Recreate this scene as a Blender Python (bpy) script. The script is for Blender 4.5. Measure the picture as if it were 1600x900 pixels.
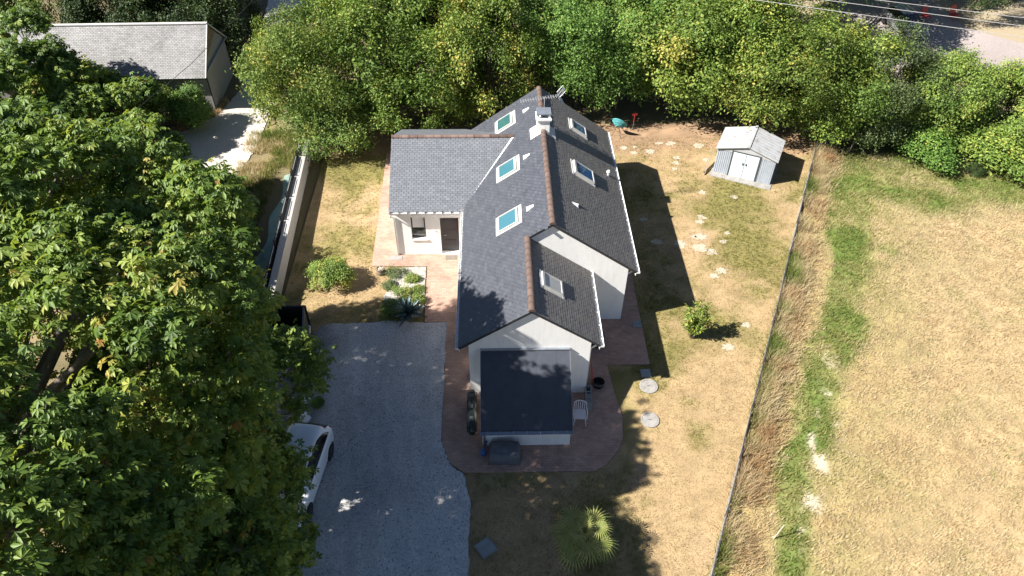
import bpy, math, random
import numpy as np
from math import radians, cos, sin, pi, hypot, atan2, sqrt
from mathutils import Vector, Matrix

for o in list(bpy.data.objects):
    bpy.data.objects.remove(o)
SC = bpy.context.scene
COL = SC.collection
random.seed(5)

# ------------------------------------------------------------------ camera
P_, YAW, ROLL = radians(43.872), radians(1.799), radians(0.626)
cam = bpy.data.cameras.new('camera')
cam.sensor_width = 36.0
cam.lens = 1143.197 / 1600 * 36.0
cam.clip_end = 500
camo = bpy.data.objects.new('camera', cam)
COL.objects.link(camo)
def _yaw(v):
    return Vector((v[0]*cos(YAW)+v[1]*sin(YAW), -v[0]*sin(YAW)+v[1]*cos(YAW), v[2]))
fw = _yaw((0, cos(P_), -sin(P_)))
up = _yaw((0, sin(P_), cos(P_)))
rt = _yaw((1, 0, 0))
r2 = rt*cos(ROLL) + up*sin(ROLL)
u2 = up*cos(ROLL) - rt*sin(ROLL)
camo.matrix_world = Matrix(((r2[0], u2[0], -fw[0], 0), (r2[1], u2[1], -fw[1], 0), (r2[2], u2[2], -fw[2], 24.0), (0, 0, 0, 1)))
SC.camera = camo

# ------------------------------------------------------------------ light
SUN = Vector((1.06, 0.28, -1.0)).normalized()
elev = math.asin(-SUN.z)
sl = bpy.data.lights.new('sun', 'SUN')
sl.energy = 5.0
sl.angle = radians(0.53)
sl.color = (1.0, 0.96, 0.90)
so = bpy.data.objects.new('sun', sl)
COL.objects.link(so)
so.rotation_euler = SUN.to_track_quat('-Z', 'Y').to_euler()
so.location = (-30, -5, 40)
W = bpy.data.worlds.new('World')
SC.world = W
W.use_nodes = True
nt = W.node_tree
bg = nt.nodes['Background']
sky = nt.nodes.new('ShaderNodeTexSky')
sky.sky_type = 'NISHITA'
sky.sun_disc = False
sky.air_density = 0.65
sky.dust_density = 0.3
sky.ozone_density = 1.5
sky.sun_elevation = elev
sky.sun_rotation = atan2(-SUN.x, -SUN.y)
nt.links.new(sky.outputs[0], bg.inputs[0])
bg.inputs[1].default_value = 0.05
SC.view_settings.view_transform = 'Standard'
SC.view_settings.look = 'None'
SC.view_settings.gamma = 1
SC.view_settings.exposure = 1.40

# ------------------------------------------------------------------ helpers
def rng(seed):
    return np.random.default_rng(seed)
def vnoise(x, y, scale, seed):
    g = rng(seed).random((64, 64))
    u, v = np.asarray(x)/scale, np.asarray(y)/scale
    i, j = np.floor(u).astype(int), np.floor(v).astype(int)
    a, b = u-i, v-j
    a = a*a*(3-2*a); b = b*b*(3-2*b)
    G = lambda p, q: g[p % 64, q % 64]
    return (G(i, j)*(1-a)+G(i+1, j)*a)*(1-b)+(G(i, j+1)*(1-a)+G(i+1, j+1)*a)*b
def fbm(x, y, scale, seed, octv=4):
    s = 0; w = 1; t = 0
    for k in range(octv):
        s = s+w*vnoise(x, y, scale/2**k, seed+k*17); t += w; w *= .55
    return s/t
def sstep(a, b, x):
    t = np.clip((x-a)/(b-a), 0, 1)
    return t*t*(3-2*t)

def tagp(o, label=None, cat=None, group=None, kind=None):
    if label: o['label'] = label
    if cat: o['category'] = cat
    if group: o['group'] = group
    if kind: o['kind'] = kind
    return o
def empty(name, loc=(0, 0, 0), rz=0, label=None, cat=None, group=None):
    o = bpy.data.objects.new(name, None)
    o.empty_display_size = .2
    COL.objects.link(o)
    o.location = loc
    o.rotation_euler = (0, 0, rz)
    return tagp(o, label, cat, group)
def link(name, me, mat=None, parent=None):
    o = bpy.data.objects.new(name, me)
    COL.objects.link(o)
    if mat is not None and not me.materials:
        me.materials.append(mat)
    if parent is not None:
        o.parent = parent
    return o
def copy_tree(o, parent=None):
    c = o.copy()
    COL.objects.link(c)
    c.parent = parent
    for ch in list(o.children):
        copy_tree(ch, c)
    return c

class MB:
    def __init__(s):
        s.v = []; s.f = []; s.t = []
    def add(s, vs, fs, tint=None):
        n = len(s.v)
        s.v += [tuple(p) for p in vs]
        s.f += [tuple(i+n for i in f) for f in fs]
        s.t += [tint if tint is not None else .5]*len(fs)
        return s
    def box(s, a, b, tint=None):
        x0, y0, z0 = a; x1, y1, z1 = b
        return s.add([(x0,y0,z0),(x1,y0,z0),(x1,y1,z0),(x0,y1,z0),(x0,y0,z1),(x1,y0,z1),(x1,y1,z1),(x0,y1,z1)],
              [(0,3,2,1),(4,5,6,7),(0,1,5,4),(1,2,6,5),(2,3,7,6),(3,0,4,7)], tint)
    def obox(s, p, ax, ay, az, tint=None):
        """box centred at p with half axes ax, ay, az"""
        p, ax, ay, az = map(Vector, (p, ax, ay, az))
        vs = [p+ax*i+ay*j+az*k for k in (-1, 1) for (i, j) in ((-1,-1),(1,-1),(1,1),(-1,1))]
        return s.add(vs, [(0,3,2,1),(4,5,6,7),(0,1,5,4),(1,2,6,5),(2,3,7,6),(3,0,4,7)], tint)
    def tube(s, pts, r, n=8, caps=True, tint=None):
        pts = [Vector(p) for p in pts]
        rs = r if isinstance(r, (list, tuple)) else [r]*len(pts)
        vs = []; fs = []
        prev = None
        for i, p in enumerate(pts):
            d = (pts[min(i+1, len(pts)-1)]-pts[max(i-1, 0)])
            if d.length < 1e-9: d = Vector((0, 0, 1))
            d.normalize()
            if prev is None:
                a = d.orthogonal().normalized()
            else:
                a = (prev-d*prev.dot(d))
                a = a.normalized() if a.length > 1e-6 else d.orthogonal().normalized()
            prev = a
            b = d.cross(a)
            for k in range(n):
                t = 2*pi*k/n
                vs.append(p+(a*cos(t)+b*sin(t))*rs[i])
        for i in range(len(pts)-1):
            for k in range(n):
                q = (k+1) % n
                fs.append((i*n+k, i*n+q, (i+1)*n+q, (i+1)*n+k))
        if caps:
            fs.append(tuple(range(n-1, -1, -1)))
            m = (len(pts)-1)*n
            fs.append(tuple(range(m, m+n)))
        return s.add(vs, fs, tint)
    def lathe(s, prof, n=24, c=(0, 0, 0), tint=None):
        vs = []; fs = []
        for (r, z) in prof:
            for k in range(n):
                t = 2*pi*k/n
                vs.append((c[0]+r*cos(t), c[1]+r*sin(t), c[2]+z))
        for i in range(len(prof)-1):
            for k in range(n):
                q = (k+1) % n
                fs.append((i*n+k, i*n+q, (i+1)*n+q, (i+1)*n+k))
        fs.append(tuple(range(n-1, -1, -1)))
        m = (len(prof)-1)*n
        fs.append(tuple(range(m, m+n)))
        return s.add(vs, fs, tint)
    def prism(s, poly, vec, tint=None):
        """poly: list of 3d points, extruded along vec"""
        n = len(poly); vec = Vector(vec)
        vs = [Vector(p) for p in poly]+[Vector(p)+vec for p in poly]
        fs = [tuple(range(n)), tuple(range(2*n-1, n-1, -1))]
        fs += [((i+1) % n, i, n+i, n+(i+1) % n) for i in range(n)]
        return s.add(vs, fs, tint)
    def mesh(s, name, smooth=False):
        me = bpy.data.meshes.new(name)
        me.from_pydata([tuple(v) for v in s.v], [], s.f)
        a = me.attributes.new('tint', 'FLOAT', 'FACE')
        a.data.foreach_set('value', s.t)
        import bmesh
        bm = bmesh.new(); bm.from_mesh(me)
        bmesh.ops.recalc_face_normals(bm, faces=bm.faces)
        bm.to_mesh(me); bm.free()
        if smooth:
            me.polygons.foreach_set('use_smooth', [True]*len(me.polygons))
        return me
    def build(s, name, mat, parent=None, smooth=False, bevel=0):
        o = link(name, s.mesh(name, smooth), mat, parent)
        if bevel:
            m = o.modifiers.new('bevel', 'BEVEL'); m.width = bevel; m.segments = 2; m.limit_method = 'ANGLE'
        return o

def np_mesh(name, co, faces, tint=None, col=None, smooth=False):
    """co (n,3), faces (m,k) -> mesh"""
    me = bpy.data.meshes.new(name)
    co = np.ascontiguousarray(co, np.float32)
    faces = np.ascontiguousarray(faces, np.int32)
    m, k = faces.shape
    me.vertices.add(len(co)); me.vertices.foreach_set('co', co.ravel())
    me.loops.add(m*k); me.loops.foreach_set('vertex_index', faces.ravel())
    me.polygons.add(m); me.polygons.foreach_set('loop_start', np.arange(0, m*k, k, dtype=np.int32))
    if tint is not None:
        a = me.attributes.new('tint', 'FLOAT', 'FACE')
        a.data.foreach_set('value', np.ascontiguousarray(tint, np.float32))
    if col is not None:
        a = me.attributes.new('col', 'FLOAT_COLOR', 'POINT')
        c4 = np.ones((len(co), 4), np.float32); c4[:, :3] = col
        a.data.foreach_set('color', c4.ravel())
    me.update(calc_edges=True)
    if smooth:
        me.polygons.foreach_set('use_smooth', np.ones(m, bool))
    return me

# ------------------------------------------------------------------ materials
def mat_new(name):
    m = bpy.data.materials.new(name)
    m.use_nodes = True
    t = m.node_tree
    return m, t, t.nodes['Principled BSDF'], t.nodes.new, t.links.new
def ramp(t, stops):
    r = t.nodes.new('ShaderNodeValToRGB')
    e = r.color_ramp.elements
    while len(e) < len(stops): e.new(.5)
    for el, (p, c) in zip(e, stops):
        el.position = p; el.color = (*c, 1)
    return r
def plain(name, c, rough=.6, var=.12, scale=6.0, bump=0.0, bscale=60, metal=0.0, spec=.5, stain=None, coords='Object'):
    """colour with soft mottling, optional stain colour and bump"""
    m, t, b, N, L = mat_new(name)
    tc = N('ShaderNodeTexCoord')
    n = N('ShaderNodeTexNoise'); n.inputs['Scale'].default_value = scale; n.inputs['Detail'].default_value = 6
    n.inputs['Roughness'].default_value = .65
    L(tc.outputs[coords], n.inputs['Vector'])
    lo = tuple(max(0, x*(1-var)) for x in c); hi = tuple(min(1, x*(1+var)) for x in c)
    st = [(.3, lo), (.7, hi)]
    if stain: st = [(.28, stain), (.45, c), (.75, hi)]
    r = ramp(t, st)
    L(n.outputs['Fac'], r.inputs[0]); L(r.outputs[0], b.inputs['Base Color'])
    b.inputs['Roughness'].default_value = rough
    b.inputs['Metallic'].default_value = metal
    b.inputs['Specular IOR Level'].default_value = spec
    if bump:
        n2 = N('ShaderNodeTexNoise'); n2.inputs['Scale'].default_value = bscale; n2.inputs['Detail'].default_value = 4
        L(tc.outputs[coords], n2.inputs['Vector'])
        bp = N('ShaderNodeBump'); bp.inputs['Strength'].default_value = bump; bp.inputs['Distance'].default_value = .02
        L(n2.outputs['Fac'], bp.inputs['Height']); L(bp.outputs[0], b.inputs['Normal'])
    return m
def leafmat(name, stops, trans=.3, rough=.55, spec=.3):
    m, t, b, N, L = mat_new(name)
    a = N('ShaderNodeAttribute'); a.attribute_name = 'tint'
    r = ramp(t, stops)
    L(a.outputs['Fac'], r.inputs[0])
    L(r.outputs[0], b.inputs['Base Color'])
    b.inputs['Roughness'].default_value = rough
    b.inputs['Specular IOR Level'].default_value = spec
    tr = N('ShaderNodeBsdfTranslucent')
    mx = N('ShaderNodeMixShader'); mx.inputs[0].default_value = trans
    hs = N('ShaderNodeHueSaturation'); hs.inputs['Saturation'].default_value = 1.1; hs.inputs['Value'].default_value = 1.25
    hs.inputs['Hue'].default_value = .485
    L(r.outputs[0], hs.inputs['Color']); L(hs.outputs[0], tr.inputs[0])
    L(b.outputs[0], mx.inputs[1]); L(tr.outputs[0], mx.inputs[2])
    L(mx.outputs[0], t.nodes['Material Output'].inputs[0])
    return m
def tintmat(name, stops, rough=.6, spec=.5, noise=.0, nscale=8, bump=0):
    m, t, b, N, L = mat_new(name)
    a = N('ShaderNodeAttribute'); a.attribute_name = 'tint'
    r = ramp(t, stops)
    src = a.outputs['Fac']
    tc = N('ShaderNodeTexCoord')
    if noise:
        n = N('ShaderNodeTexNoise'); n.inputs['Scale'].default_value = nscale; n.inputs['Detail'].default_value = 5
        L(tc.outputs['Object'], n.inputs['Vector'])
        ma = N('ShaderNodeMath'); ma.operation = 'MULTIPLY_ADD'
        L(n.outputs['Fac'], ma.inputs[0]); ma.inputs[1].default_value = noise
        mb = N('ShaderNodeMath'); mb.operation = 'SUBTRACT'
        L(a.outputs['Fac'], mb.inputs[0]); mb.inputs[1].default_value = noise*.5
        L(mb.outputs[0], ma.inputs[2])
        src = ma.outputs[0]
    L(src, r.inputs[0]); L(r.outputs[0], b.inputs['Base Color'])
    b.inputs['Roughness'].default_value = rough
    b.inputs['Specular IOR Level'].default_value = spec
    return m
def groundmat(name, detail=.35, scale=22, bump=.6):
    m, t, b, N, L = mat_new(name)
    a = N('ShaderNodeAttribute'); a.attribute_name = 'col'
    tc = N('ShaderNodeTexCoord')
    n = N('ShaderNodeTexNoise'); n.inputs['Scale'].default_value = scale; n.inputs['Detail'].default_value = 8; n.inputs['Roughness'].default_value = .75
    L(tc.outputs['Object'], n.inputs['Vector'])
    mr = N('ShaderNodeMapRange'); mr.inputs[1].default_value = .3; mr.inputs[2].default_value = .7
    mr.inputs[3].default_value = 1-detail; mr.inputs[4].default_value = 1+detail
    L(n.outputs['Fac'], mr.inputs[0])
    mx = N('ShaderNodeVectorMath'); mx.operation = 'SCALE'
    L(a.outputs['Color'], mx.inputs[0]); L(mr.outputs[0], mx.inputs['Scale'])
    L(mx.outputs[0], b.inputs['Base Color'])
    b.inputs['Roughness'].default_value = .9
    b.inputs['Specular IOR Level'].default_value = .15
    bp = N('ShaderNodeBump'); bp.inputs['Strength'].default_value = bump; bp.inputs['Distance'].default_value = .03
    L(n.outputs['Fac'], bp.inputs['Height']); L(bp.outputs[0], b.inputs['Normal'])
    return m
def brickmat(name, c1, c2, mortar, bw=.22, bh=.11, rot=0):
    m, t, b, N, L = mat_new(name)
    tc = N('ShaderNodeTexCoord')
    mp = N('ShaderNodeMapping'); mp.inputs['Rotation'].default_value = (0, 0, rot)
    L(tc.outputs['Object'], mp.inputs[0])
    br = N('ShaderNodeTexBrick')
    br.inputs['Scale'].default_value = 1; br.inputs['Brick Width'].default_value = bw; br.inputs['Row Height'].default_value = bh
    br.inputs['Mortar Size'].default_value = .008; br.inputs['Mortar Smooth'].default_value = .3
    br.inputs['Color1'].default_value = (*c1, 1); br.inputs['Color2'].default_value = (*c2, 1); br.inputs['Mortar'].default_value = (*mortar, 1)
    L(mp.outputs[0], br.inputs[0])
    n = N('ShaderNodeTexNoise'); n.inputs['Scale'].default_value = 1.1; n.inputs['Detail'].default_value = 7; n.inputs['Roughness'].default_value = .7
    L(tc.outputs['Object'], n.inputs['Vector'])
    mr = N('ShaderNodeMapRange'); mr.inputs[1].default_value = .3; mr.inputs[2].default_value = .7; mr.inputs[3].default_value = .72; mr.inputs[4].default_value = 1.2
    L(n.outputs['Fac'], mr.inputs[0])
    mx = N('ShaderNodeVectorMath'); mx.operation = 'SCALE'
    L(br.outputs['Color'], mx.inputs[0]); L(mr.outputs[0], mx.inputs['Scale'])
    L(mx.outputs[0], b.inputs['Base Color'])
    b.inputs['Roughness'].default_value = .85
    b.inputs['Specular IOR Level'].default_value = .25
    bp = N('ShaderNodeBump'); bp.inputs['Strength'].default_value = .5; bp.inputs['Distance'].default_value = .008; bp.invert = True
    L(br.outputs['Fac'], bp.inputs['Height']); L(bp.outputs[0], b.inputs['Normal'])
    return m
def glassmat(name, c, rough=.06, spec=.8):
    m, t, b, N, L = mat_new(name)
    b.inputs['Base Color'].default_value = (*c, 1)
    b.inputs['Roughness'].default_value = rough
    b.inputs['Specular IOR Level'].default_value = spec
    b.inputs['Coat Weight'].default_value = .6
    b.inputs['Coat Roughness'].default_value = .03
    return m
def rendermat(name, c):
    """painted render with faint streaks and speckle"""
    m, t, b, N, L = mat_new(name)
    tc = N('ShaderNodeTexCoord')
    mp = N('ShaderNodeMapping'); mp.inputs['Scale'].default_value = (3, 3, .5)
    L(tc.outputs['Object'], mp.inputs[0])
    n = N('ShaderNodeTexNoise'); n.inputs['Scale'].default_value = 1.5; n.inputs['Detail'].default_value = 7; n.inputs['Roughness'].default_value = .7
    L(mp.outputs[0], n.inputs['Vector'])
    r = ramp(t, [(.25, tuple(x*.88 for x in c)), (.55, c), (.8, tuple(min(1, x*1.05) for x in c))])
    L(n.outputs['Fac'], r.inputs[0]); L(r.outputs[0], b.inputs['Base Color'])
    b.inputs['Roughness'].default_value = .85
    b.inputs['Specular IOR Level'].default_value = .2
    n2 = N('ShaderNodeTexNoise'); n2.inputs['Scale'].default_value = 90
    L(tc.outputs['Object'], n2.inputs['Vector'])
    bp = N('ShaderNodeBump'); bp.inputs['Strength'].default_value = .2; bp.inputs['Distance'].default_value = .01
    L(n2.outputs['Fac'], bp.inputs['Height']); L(bp.outputs[0], b.inputs['Normal'])
    return m

M = {}
M['render'] = rendermat('white_render', (.86, .845, .81))
M['slate'] = tintmat('slate', [(0, (.040, .043, .052)), (.5, (.066, .070, .082)), (1, (.105, .108, .12))], rough=.42, spec=.5, noise=.14, nscale=.9)
M['slate_lichen_sunlift'] = tintmat('slate_lichen_sunlift', [(0, (.095, .09, .086)), (.5, (.15, .14, .132)), (1, (.22, .205, .19))], rough=.6, spec=.4, noise=.2, nscale=.9)  # lichen brown, with extra brightness painted in to offset the grazing sun
M['slate_annex'] = tintmat('slate_annex', [(0, (.10, .106, .12)), (.5, (.148, .156, .172)), (1, (.21, .218, .235))], rough=.45, spec=.5, noise=.25, nscale=1.1)
M['slate_old'] = tintmat('slate_old', [(0, (.11, .105, .095)), (.45, (.21, .205, .20)), (1, (.33, .325, .32))], rough=.6, spec=.4, noise=1.0, nscale=.55)
M['roof_under'] = plain('roof_under', (.05, .05, .055), .8)
M['ridge'] = tintmat('ridge_tile_clay', [(0, (.055, .040, .034)), (.5, (.095, .066, .054)), (1, (.15, .105, .088))], rough=.85, spec=.2, noise=.9, nscale=5)
M['ridge_pale'] = tintmat('ridge_tile_pale', [(0, (.085, .058, .048)), (.5, (.13, .088, .073)), (1, (.20, .14, .12))], rough=.85, spec=.2, noise=.9, nscale=5)
M['pvc'] = plain('white_pvc', (.78, .78, .77), .35, .05)
M['zinc'] = plain('zinc', (.30, .33, .37), .35, .15, 4, metal=.6)
M['lead'] = plain('lead_flashing', (.5, .49, .46), .55, .15, 5)
M['alu'] = plain('window_frame_grey', (.45, .44, .41), .45, .1, 5)
M['glass_teal'] = glassmat('glass_teal', (.045, .14, .17))
M['glass_green'] = glassmat('glass_green', (.03, .10, .10))
M['glass_blue'] = glassmat('glass_blue', (.035, .10, .24))
M['glass_blind'] = plain('glass_blind', (.42, .41, .38), .3, .06)
M['glass_dark'] = glassmat('glass_dark', (.012, .013, .015))
M['blind_white'] = plain('blind_white', (.75, .75, .74), .6, .04)
M['membrane'] = plain('roof_membrane', (.040, .046, .060), .55, .2, 2.2, bump=.15, bscale=25)
M['door_dark'] = plain('door_dark', (.035, .036, .04), .45, .1)
M['brick_pink'] = brickmat('paving_brick', (.45, .29, .22), (.37, .23, .172), (.26, .19, .155))
M['concrete'] = plain('concrete', (.27, .255, .235), .85, .2, 3, bump=.3)
M['concrete_dark'] = plain('concrete_dark', (.20, .20, .20), .8, .2, 4, bump=.3)
M['wall_beige'] = rendermat('garden_wall_render', (.42, .40, .375))
M['fence_dark'] = plain('dark_screen', (.018, .019, .022), .5, .2)
M['metal_dark'] = plain('dark_metal', (.075, .08, .085), .45, .15, 8, metal=.3)
M['steel'] = plain('galvanised', (.42, .43, .44), .4, .12, 8, metal=.5)
M['shed'] = plain('shed_sheet', (.34, .37, .41), .45, .1, 3)
M['shed_roof'] = plain('shed_roof', (.34, .345, .35), .5, .14, 3, stain=(.22, .18, .145))
M['shed_door'] = plain('shed_door', (.50, .56, .585), .45, .06, 3)
M['bark'] = plain('bark', (.085, .068, .052), .95, .35, 9, bump=.8, bscale=20)
M['bark_pale'] = plain('bark_pale', (.15, .125, .10), .95, .3, 9, bump=.8, bscale=20)
M['carwhite'] = plain('car_white', (.78, .79, .80), .25, .02, 2); M['carwhite'].node_tree.nodes['Principled BSDF'].inputs['Coat Weight'].default_value = .8
M['cargrey'] = plain('car_grey', (.30, .31, .33), .25, .03, 2, metal=.3); M['cargrey'].node_tree.nodes['Principled BSDF'].inputs['Coat Weight'].default_value = .8
M['tyre'] = plain('tyre', (.018, .018, .018), .8, .2)
M['rim'] = plain('rim', (.10, .10, .105), .35, .1, metal=.7)
M['red'] = plain('tail_red', (.42, .02, .025), .25, .1)
M['redpaint'] = plain('red_paint', (.45, .035, .03), .5, .15)
M['orange'] = plain('orange_paint', (.50, .09, .03), .5, .15)
M['black_gloss'] = plain('black_gloss', (.013, .017, .016), .22, .2)
M['tarp_grey'] = plain('tarp_grey', (.10, .105, .115), .5, .15, 3, bump=.4, bscale=6)
M['blue'] = plain('blue_plastic', (.05, .12, .30), .45, .1)
M['plastic_white'] = plain('plastic_white', (.62, .58, .60), .45, .05)
M['block'] = plain('block_grey', (.24, .26, .26), .85, .15, 6, bump=.3)
M['tarp_green'] = plain('tarp_green', (.20, .29, .245), .7, .18, 1.6, bump=.6, bscale=3, stain=(.11, .17, .13))
M['teal'] = plain('teal_cord', (.09, .36, .37), .5, .1)
M['wood'] = plain('weathered_wood', (.23, .185, .14), .85, .25, 7, bump=.4)
M['wood_pale'] = plain('wood_pale', (.40, .34, .25), .85, .2, 7)
M['pole'] = plain('pole_concrete', (.36, .34, .31), .85, .18, 4)
M['wire'] = plain('wire_alu', (.45, .43, .42), .5, .05, metal=.3)
M['wire_dark'] = plain('wire_dark', (.03, .03, .03), .6, .05)
M['barnwall'] = rendermat('barn_wall', (.30, .285, .27))
M['barnbrown'] = plain('barn_brown', (.20, .145, .075), .9, .4, 1.2, stain=(.12, .10, .08), bump=.4)
M['stone_pale'] = plain('stone_pale', (.38, .33, .25), .9, .25, 9, bump=.5, stain=(.29, .22, .13))
M['pebble'] = tintmat('pebble', [(0, (.26, .23, .19)), (.5, (.44, .42, .385)), (1, (.62, .60, .57))], rough=.8)
M['mat'] = plain('doormat', (.17, .145, .12), .95, .2, 20)

def gravelmat():
    m, t, b, N, L = mat_new('gravel')
    tc = N('ShaderNodeTexCoord')
    a = N('ShaderNodeAttribute'); a.attribute_name = 'col'
    n = N('ShaderNodeTexNoise'); n.inputs['Scale'].default_value = 16; n.inputs['Detail'].default_value = 9; n.inputs['Roughness'].default_value = .8
    v = N('ShaderNodeTexVoronoi'); v.inputs['Scale'].default_value = 26
    L(tc.outputs['Object'], n.inputs['Vector']); L(tc.outputs['Object'], v.inputs['Vector'])
    mr = N('ShaderNodeMapRange'); mr.inputs[1].default_value = .3; mr.inputs[2].default_value = .7; mr.inputs[3].default_value = .5; mr.inputs[4].default_value = 1.45
    L(n.outputs['Fac'], mr.inputs[0])
    mx = N('ShaderNodeVectorMath'); mx.operation = 'SCALE'
    L(a.outputs['Color'], mx.inputs[0]); L(mr.outputs[0], mx.inputs['Scale'])
    L(mx.outputs[0], b.inputs['Base Color'])
    b.inputs['Roughness'].default_value = .9; b.inputs['Specular IOR Level'].default_value = .2
    bp = N('ShaderNodeBump'); bp.inputs['Strength'].default_value = .7; bp.inputs['Distance'].default_value = .02
    L(v.outputs['Distance'], bp.inputs['Height']); L(bp.outputs[0], b.inputs['Normal'])
    return m
M['gravel'] = gravelmat()
M['ground'] = groundmat('grass_ground', .3, 14, .7)
M['field'] = groundmat('field_ground', .28, 10, .8)

LEAF = {
 'chestnut': leafmat('leaf_chestnut', [(0, (0.060, 0.108, 0.021)), (.35, (0.120, 0.198, 0.034)), (.7, (0.228, 0.300, 0.053)), (.93, (0.360, 0.372, 0.081)), (1, (0.360, 0.204, 0.057))], .36, .5, .35),
 'green': leafmat('leaf_green', [(0, (0.066, 0.113, 0.021)), (.4, (0.126, 0.205, 0.038)), (.7, (0.201, 0.281, 0.056)), (1, (0.423, 0.389, 0.091))], .27),
 'fresh': leafmat('leaf_fresh', [(0, (0.061, 0.124, 0.023)), (.4, (0.121, 0.221, 0.043)), (.75, (0.191, 0.302, 0.060)), (1, (0.383, 0.389, 0.091))], .27),
 'yellow': leafmat('leaf_yellow', [(0, (0.070, 0.119, 0.021)), (.35, (0.136, 0.205, 0.038)), (.6, (0.221, 0.281, 0.056)), (.82, (0.403, 0.367, 0.080)), (1, (0.523, 0.389, 0.107))], .27),
 'dark': leafmat('leaf_dark', [(0, (.025, .045, .014)), (.5, (.05, .085, .024)), (1, (.11, .14, .04))], .25),
 'grey': leafmat('leaf_grey', [(0, (.07, .105, .04)), (.5, (.125, .17, .065)), (1, (.20, .235, .10))], .27),
 'lime': leafmat('leaf_lime', [(0, (0.070, 0.124, 0.021)), (.38, (0.146, 0.227, 0.041)), (.7, (0.241, 0.308, 0.058)), (1, (0.464, 0.410, 0.096))], .27),
}
M['agave'] = plain('agave_leaf', (.075, .13, .125), .5, .2, 4)
M['palmleaf'] = leafmat('palm_leaf', [(0, (.07, .11, .024)), (.5, (.17, .23, .05)), (1, (.34, .34, .11))], .3, .4, .5)
M['drygrass'] = leafmat('dry_grass', [(0, (.34, .21, .10)), (.3, (.47, .36, .20)), (.6, (.50, .42, .26)), (.8, (.28, .27, .09)), (1, (.11, .165, .035))], .4, .8, .15)
M['lawn_blade'] = leafmat('lawn_blade', [(0, (.23, .165, .085)), (.35, (.34, .255, .14)), (.62, (.24, .21, .07)), (1, (.15, .15, .042))], .3, .8, .15)

# ------------------------------------------------------------------ ground sheets
FA, FB = np.array([6.55, 9.6]), np.array([18.95, 36.4])          # fence line (near, far)
FD = (FB-FA)/np.linalg.norm(FB-FA); FN = np.array([FD[1], -FD[0]])   # FN points to the field
def fence_dist(x, y):
    return (x-FA[0])*FN[0]+(y-FA[1])*FN[1]
def fence_x(y):
    return FA[0]+(y-FA[1])*FD[0]/FD[1]
def lawn_green(x, y):
    """0 dry .. 1 green on the lawn"""
    g = fbm(x, y, 3.2, 11, 4)*.75+fbm(x, y, .7, 23, 3)*.35
    g = g+.16*sstep(15, 19, x)*sstep(25, 28, y)*sstep(36, 31, y)
    g = g+.10*sstep(24, 27, y)*sstep(36, 31, y)
    g = g+.13*sstep(-5, -8, x)*sstep(26, 29, y)
    g = g-.16*sstep(21, 17, y)*sstep(5, 6.5, x)
    return np.clip((g-.49)/.26, 0, 1)
def lawn_col(x, y):
    g = lawn_green(x, y)[:, None]
    b = sstep(.60, .72, fbm(x, y, 2.6, 77, 4))[:, None]
    dry = np.array([.335, .24, .128]); grn = np.array([.185, .16, .056]); bare = np.array([.385, .275, .165])
    c = dry*(1-g)+grn*g
    c = c*(1-b*.7*(1-g))+bare*b*.7*(1-g)
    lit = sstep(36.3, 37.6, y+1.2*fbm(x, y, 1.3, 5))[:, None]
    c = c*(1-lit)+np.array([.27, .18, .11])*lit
    r = sstep(.45, .6, fbm(x, y, .9, 91))[:, None]*(sstep(34.3, 35.6, y)*sstep(3, 7, x))[:, None]
    c = c*(1-.6*r)+np.array([.36, .235, .14])*.6*r
    return c*(.78+.30*vnoise(x, y, .22, 3)+.16*vnoise(x, y, .6, 13))[:, None]
def field_green(x, y):
    d = fence_dist(x, y)
    w = d+1.2*(fbm(x, y, 3, 31)-.5)*2
    g = .85*sstep(1.25, 1.8, w)*sstep(3.9, 2.7, w)*np.clip(1.5*fbm(x, y, 1.1, 41)+.12, 0, 1.05)
    top = sstep(29.2, 32.2, y+2.2*(fbm(x, y, 3, 51)-.5))
    g = np.maximum(g, top*np.clip(1.6*fbm(x, y, 2.0, 61)-.15, 0, 1)*sstep(0.6, 2.2, d))
    g = g+.8*np.exp(-((x-19.8)**2+(y-27.3)**2)/.35)*fbm(x, y, .5, 8)
    g = g+.20*sstep(.5, .72, fbm(x, y, 4.5, 71))*sstep(9, 4, d)
    g = g+.12*sstep(.5, .72, fbm(x, y, 2.2, 72))
    return np.clip(g, 0, 1)
def field_bare(x, y):
    d = fence_dist(x, y)+.5*(fbm(x, y, 1.5, 33)-.5)*2
    b = sstep(2.3, 2.65, d)*sstep(3.5, 3.0, d)*sstep(.50, .60, fbm(x, y, .8, 35))*sstep(22, 17, y)
    return b
def field_col(x, y):
    d = fence_dist(x, y)
    g = field_green(x, y)[:, None]; b = field_bare(x, y)[:, None]
    dn = fbm(x, y, 5, 81)[:, None]
    dry = np.array([.315, .228, .114])*(1-dn)+np.array([.378, .288, .165])*dn
    ol = sstep(7, 3, d)[:, None]*.5
    dry = dry*(1-ol)+np.array([.28, .22, .09])*ol
    grn = np.array([.11, .155, .035])
    c = dry*(1-g)+grn*g
    c = c*(1-b)+np.array([.52, .45, .34])*b
    st = sstep(1.7, .9, d)[:, None]*.7
    c = c*(1-st)+np.array([.34, .26, .12])*st
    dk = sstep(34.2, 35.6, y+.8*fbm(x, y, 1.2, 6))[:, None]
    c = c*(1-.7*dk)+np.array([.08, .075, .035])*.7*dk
    return c*(.70+.36*vnoise(x, y, .3, 4)+.24*vnoise(x, y, .75, 14))[:, None]

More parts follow.
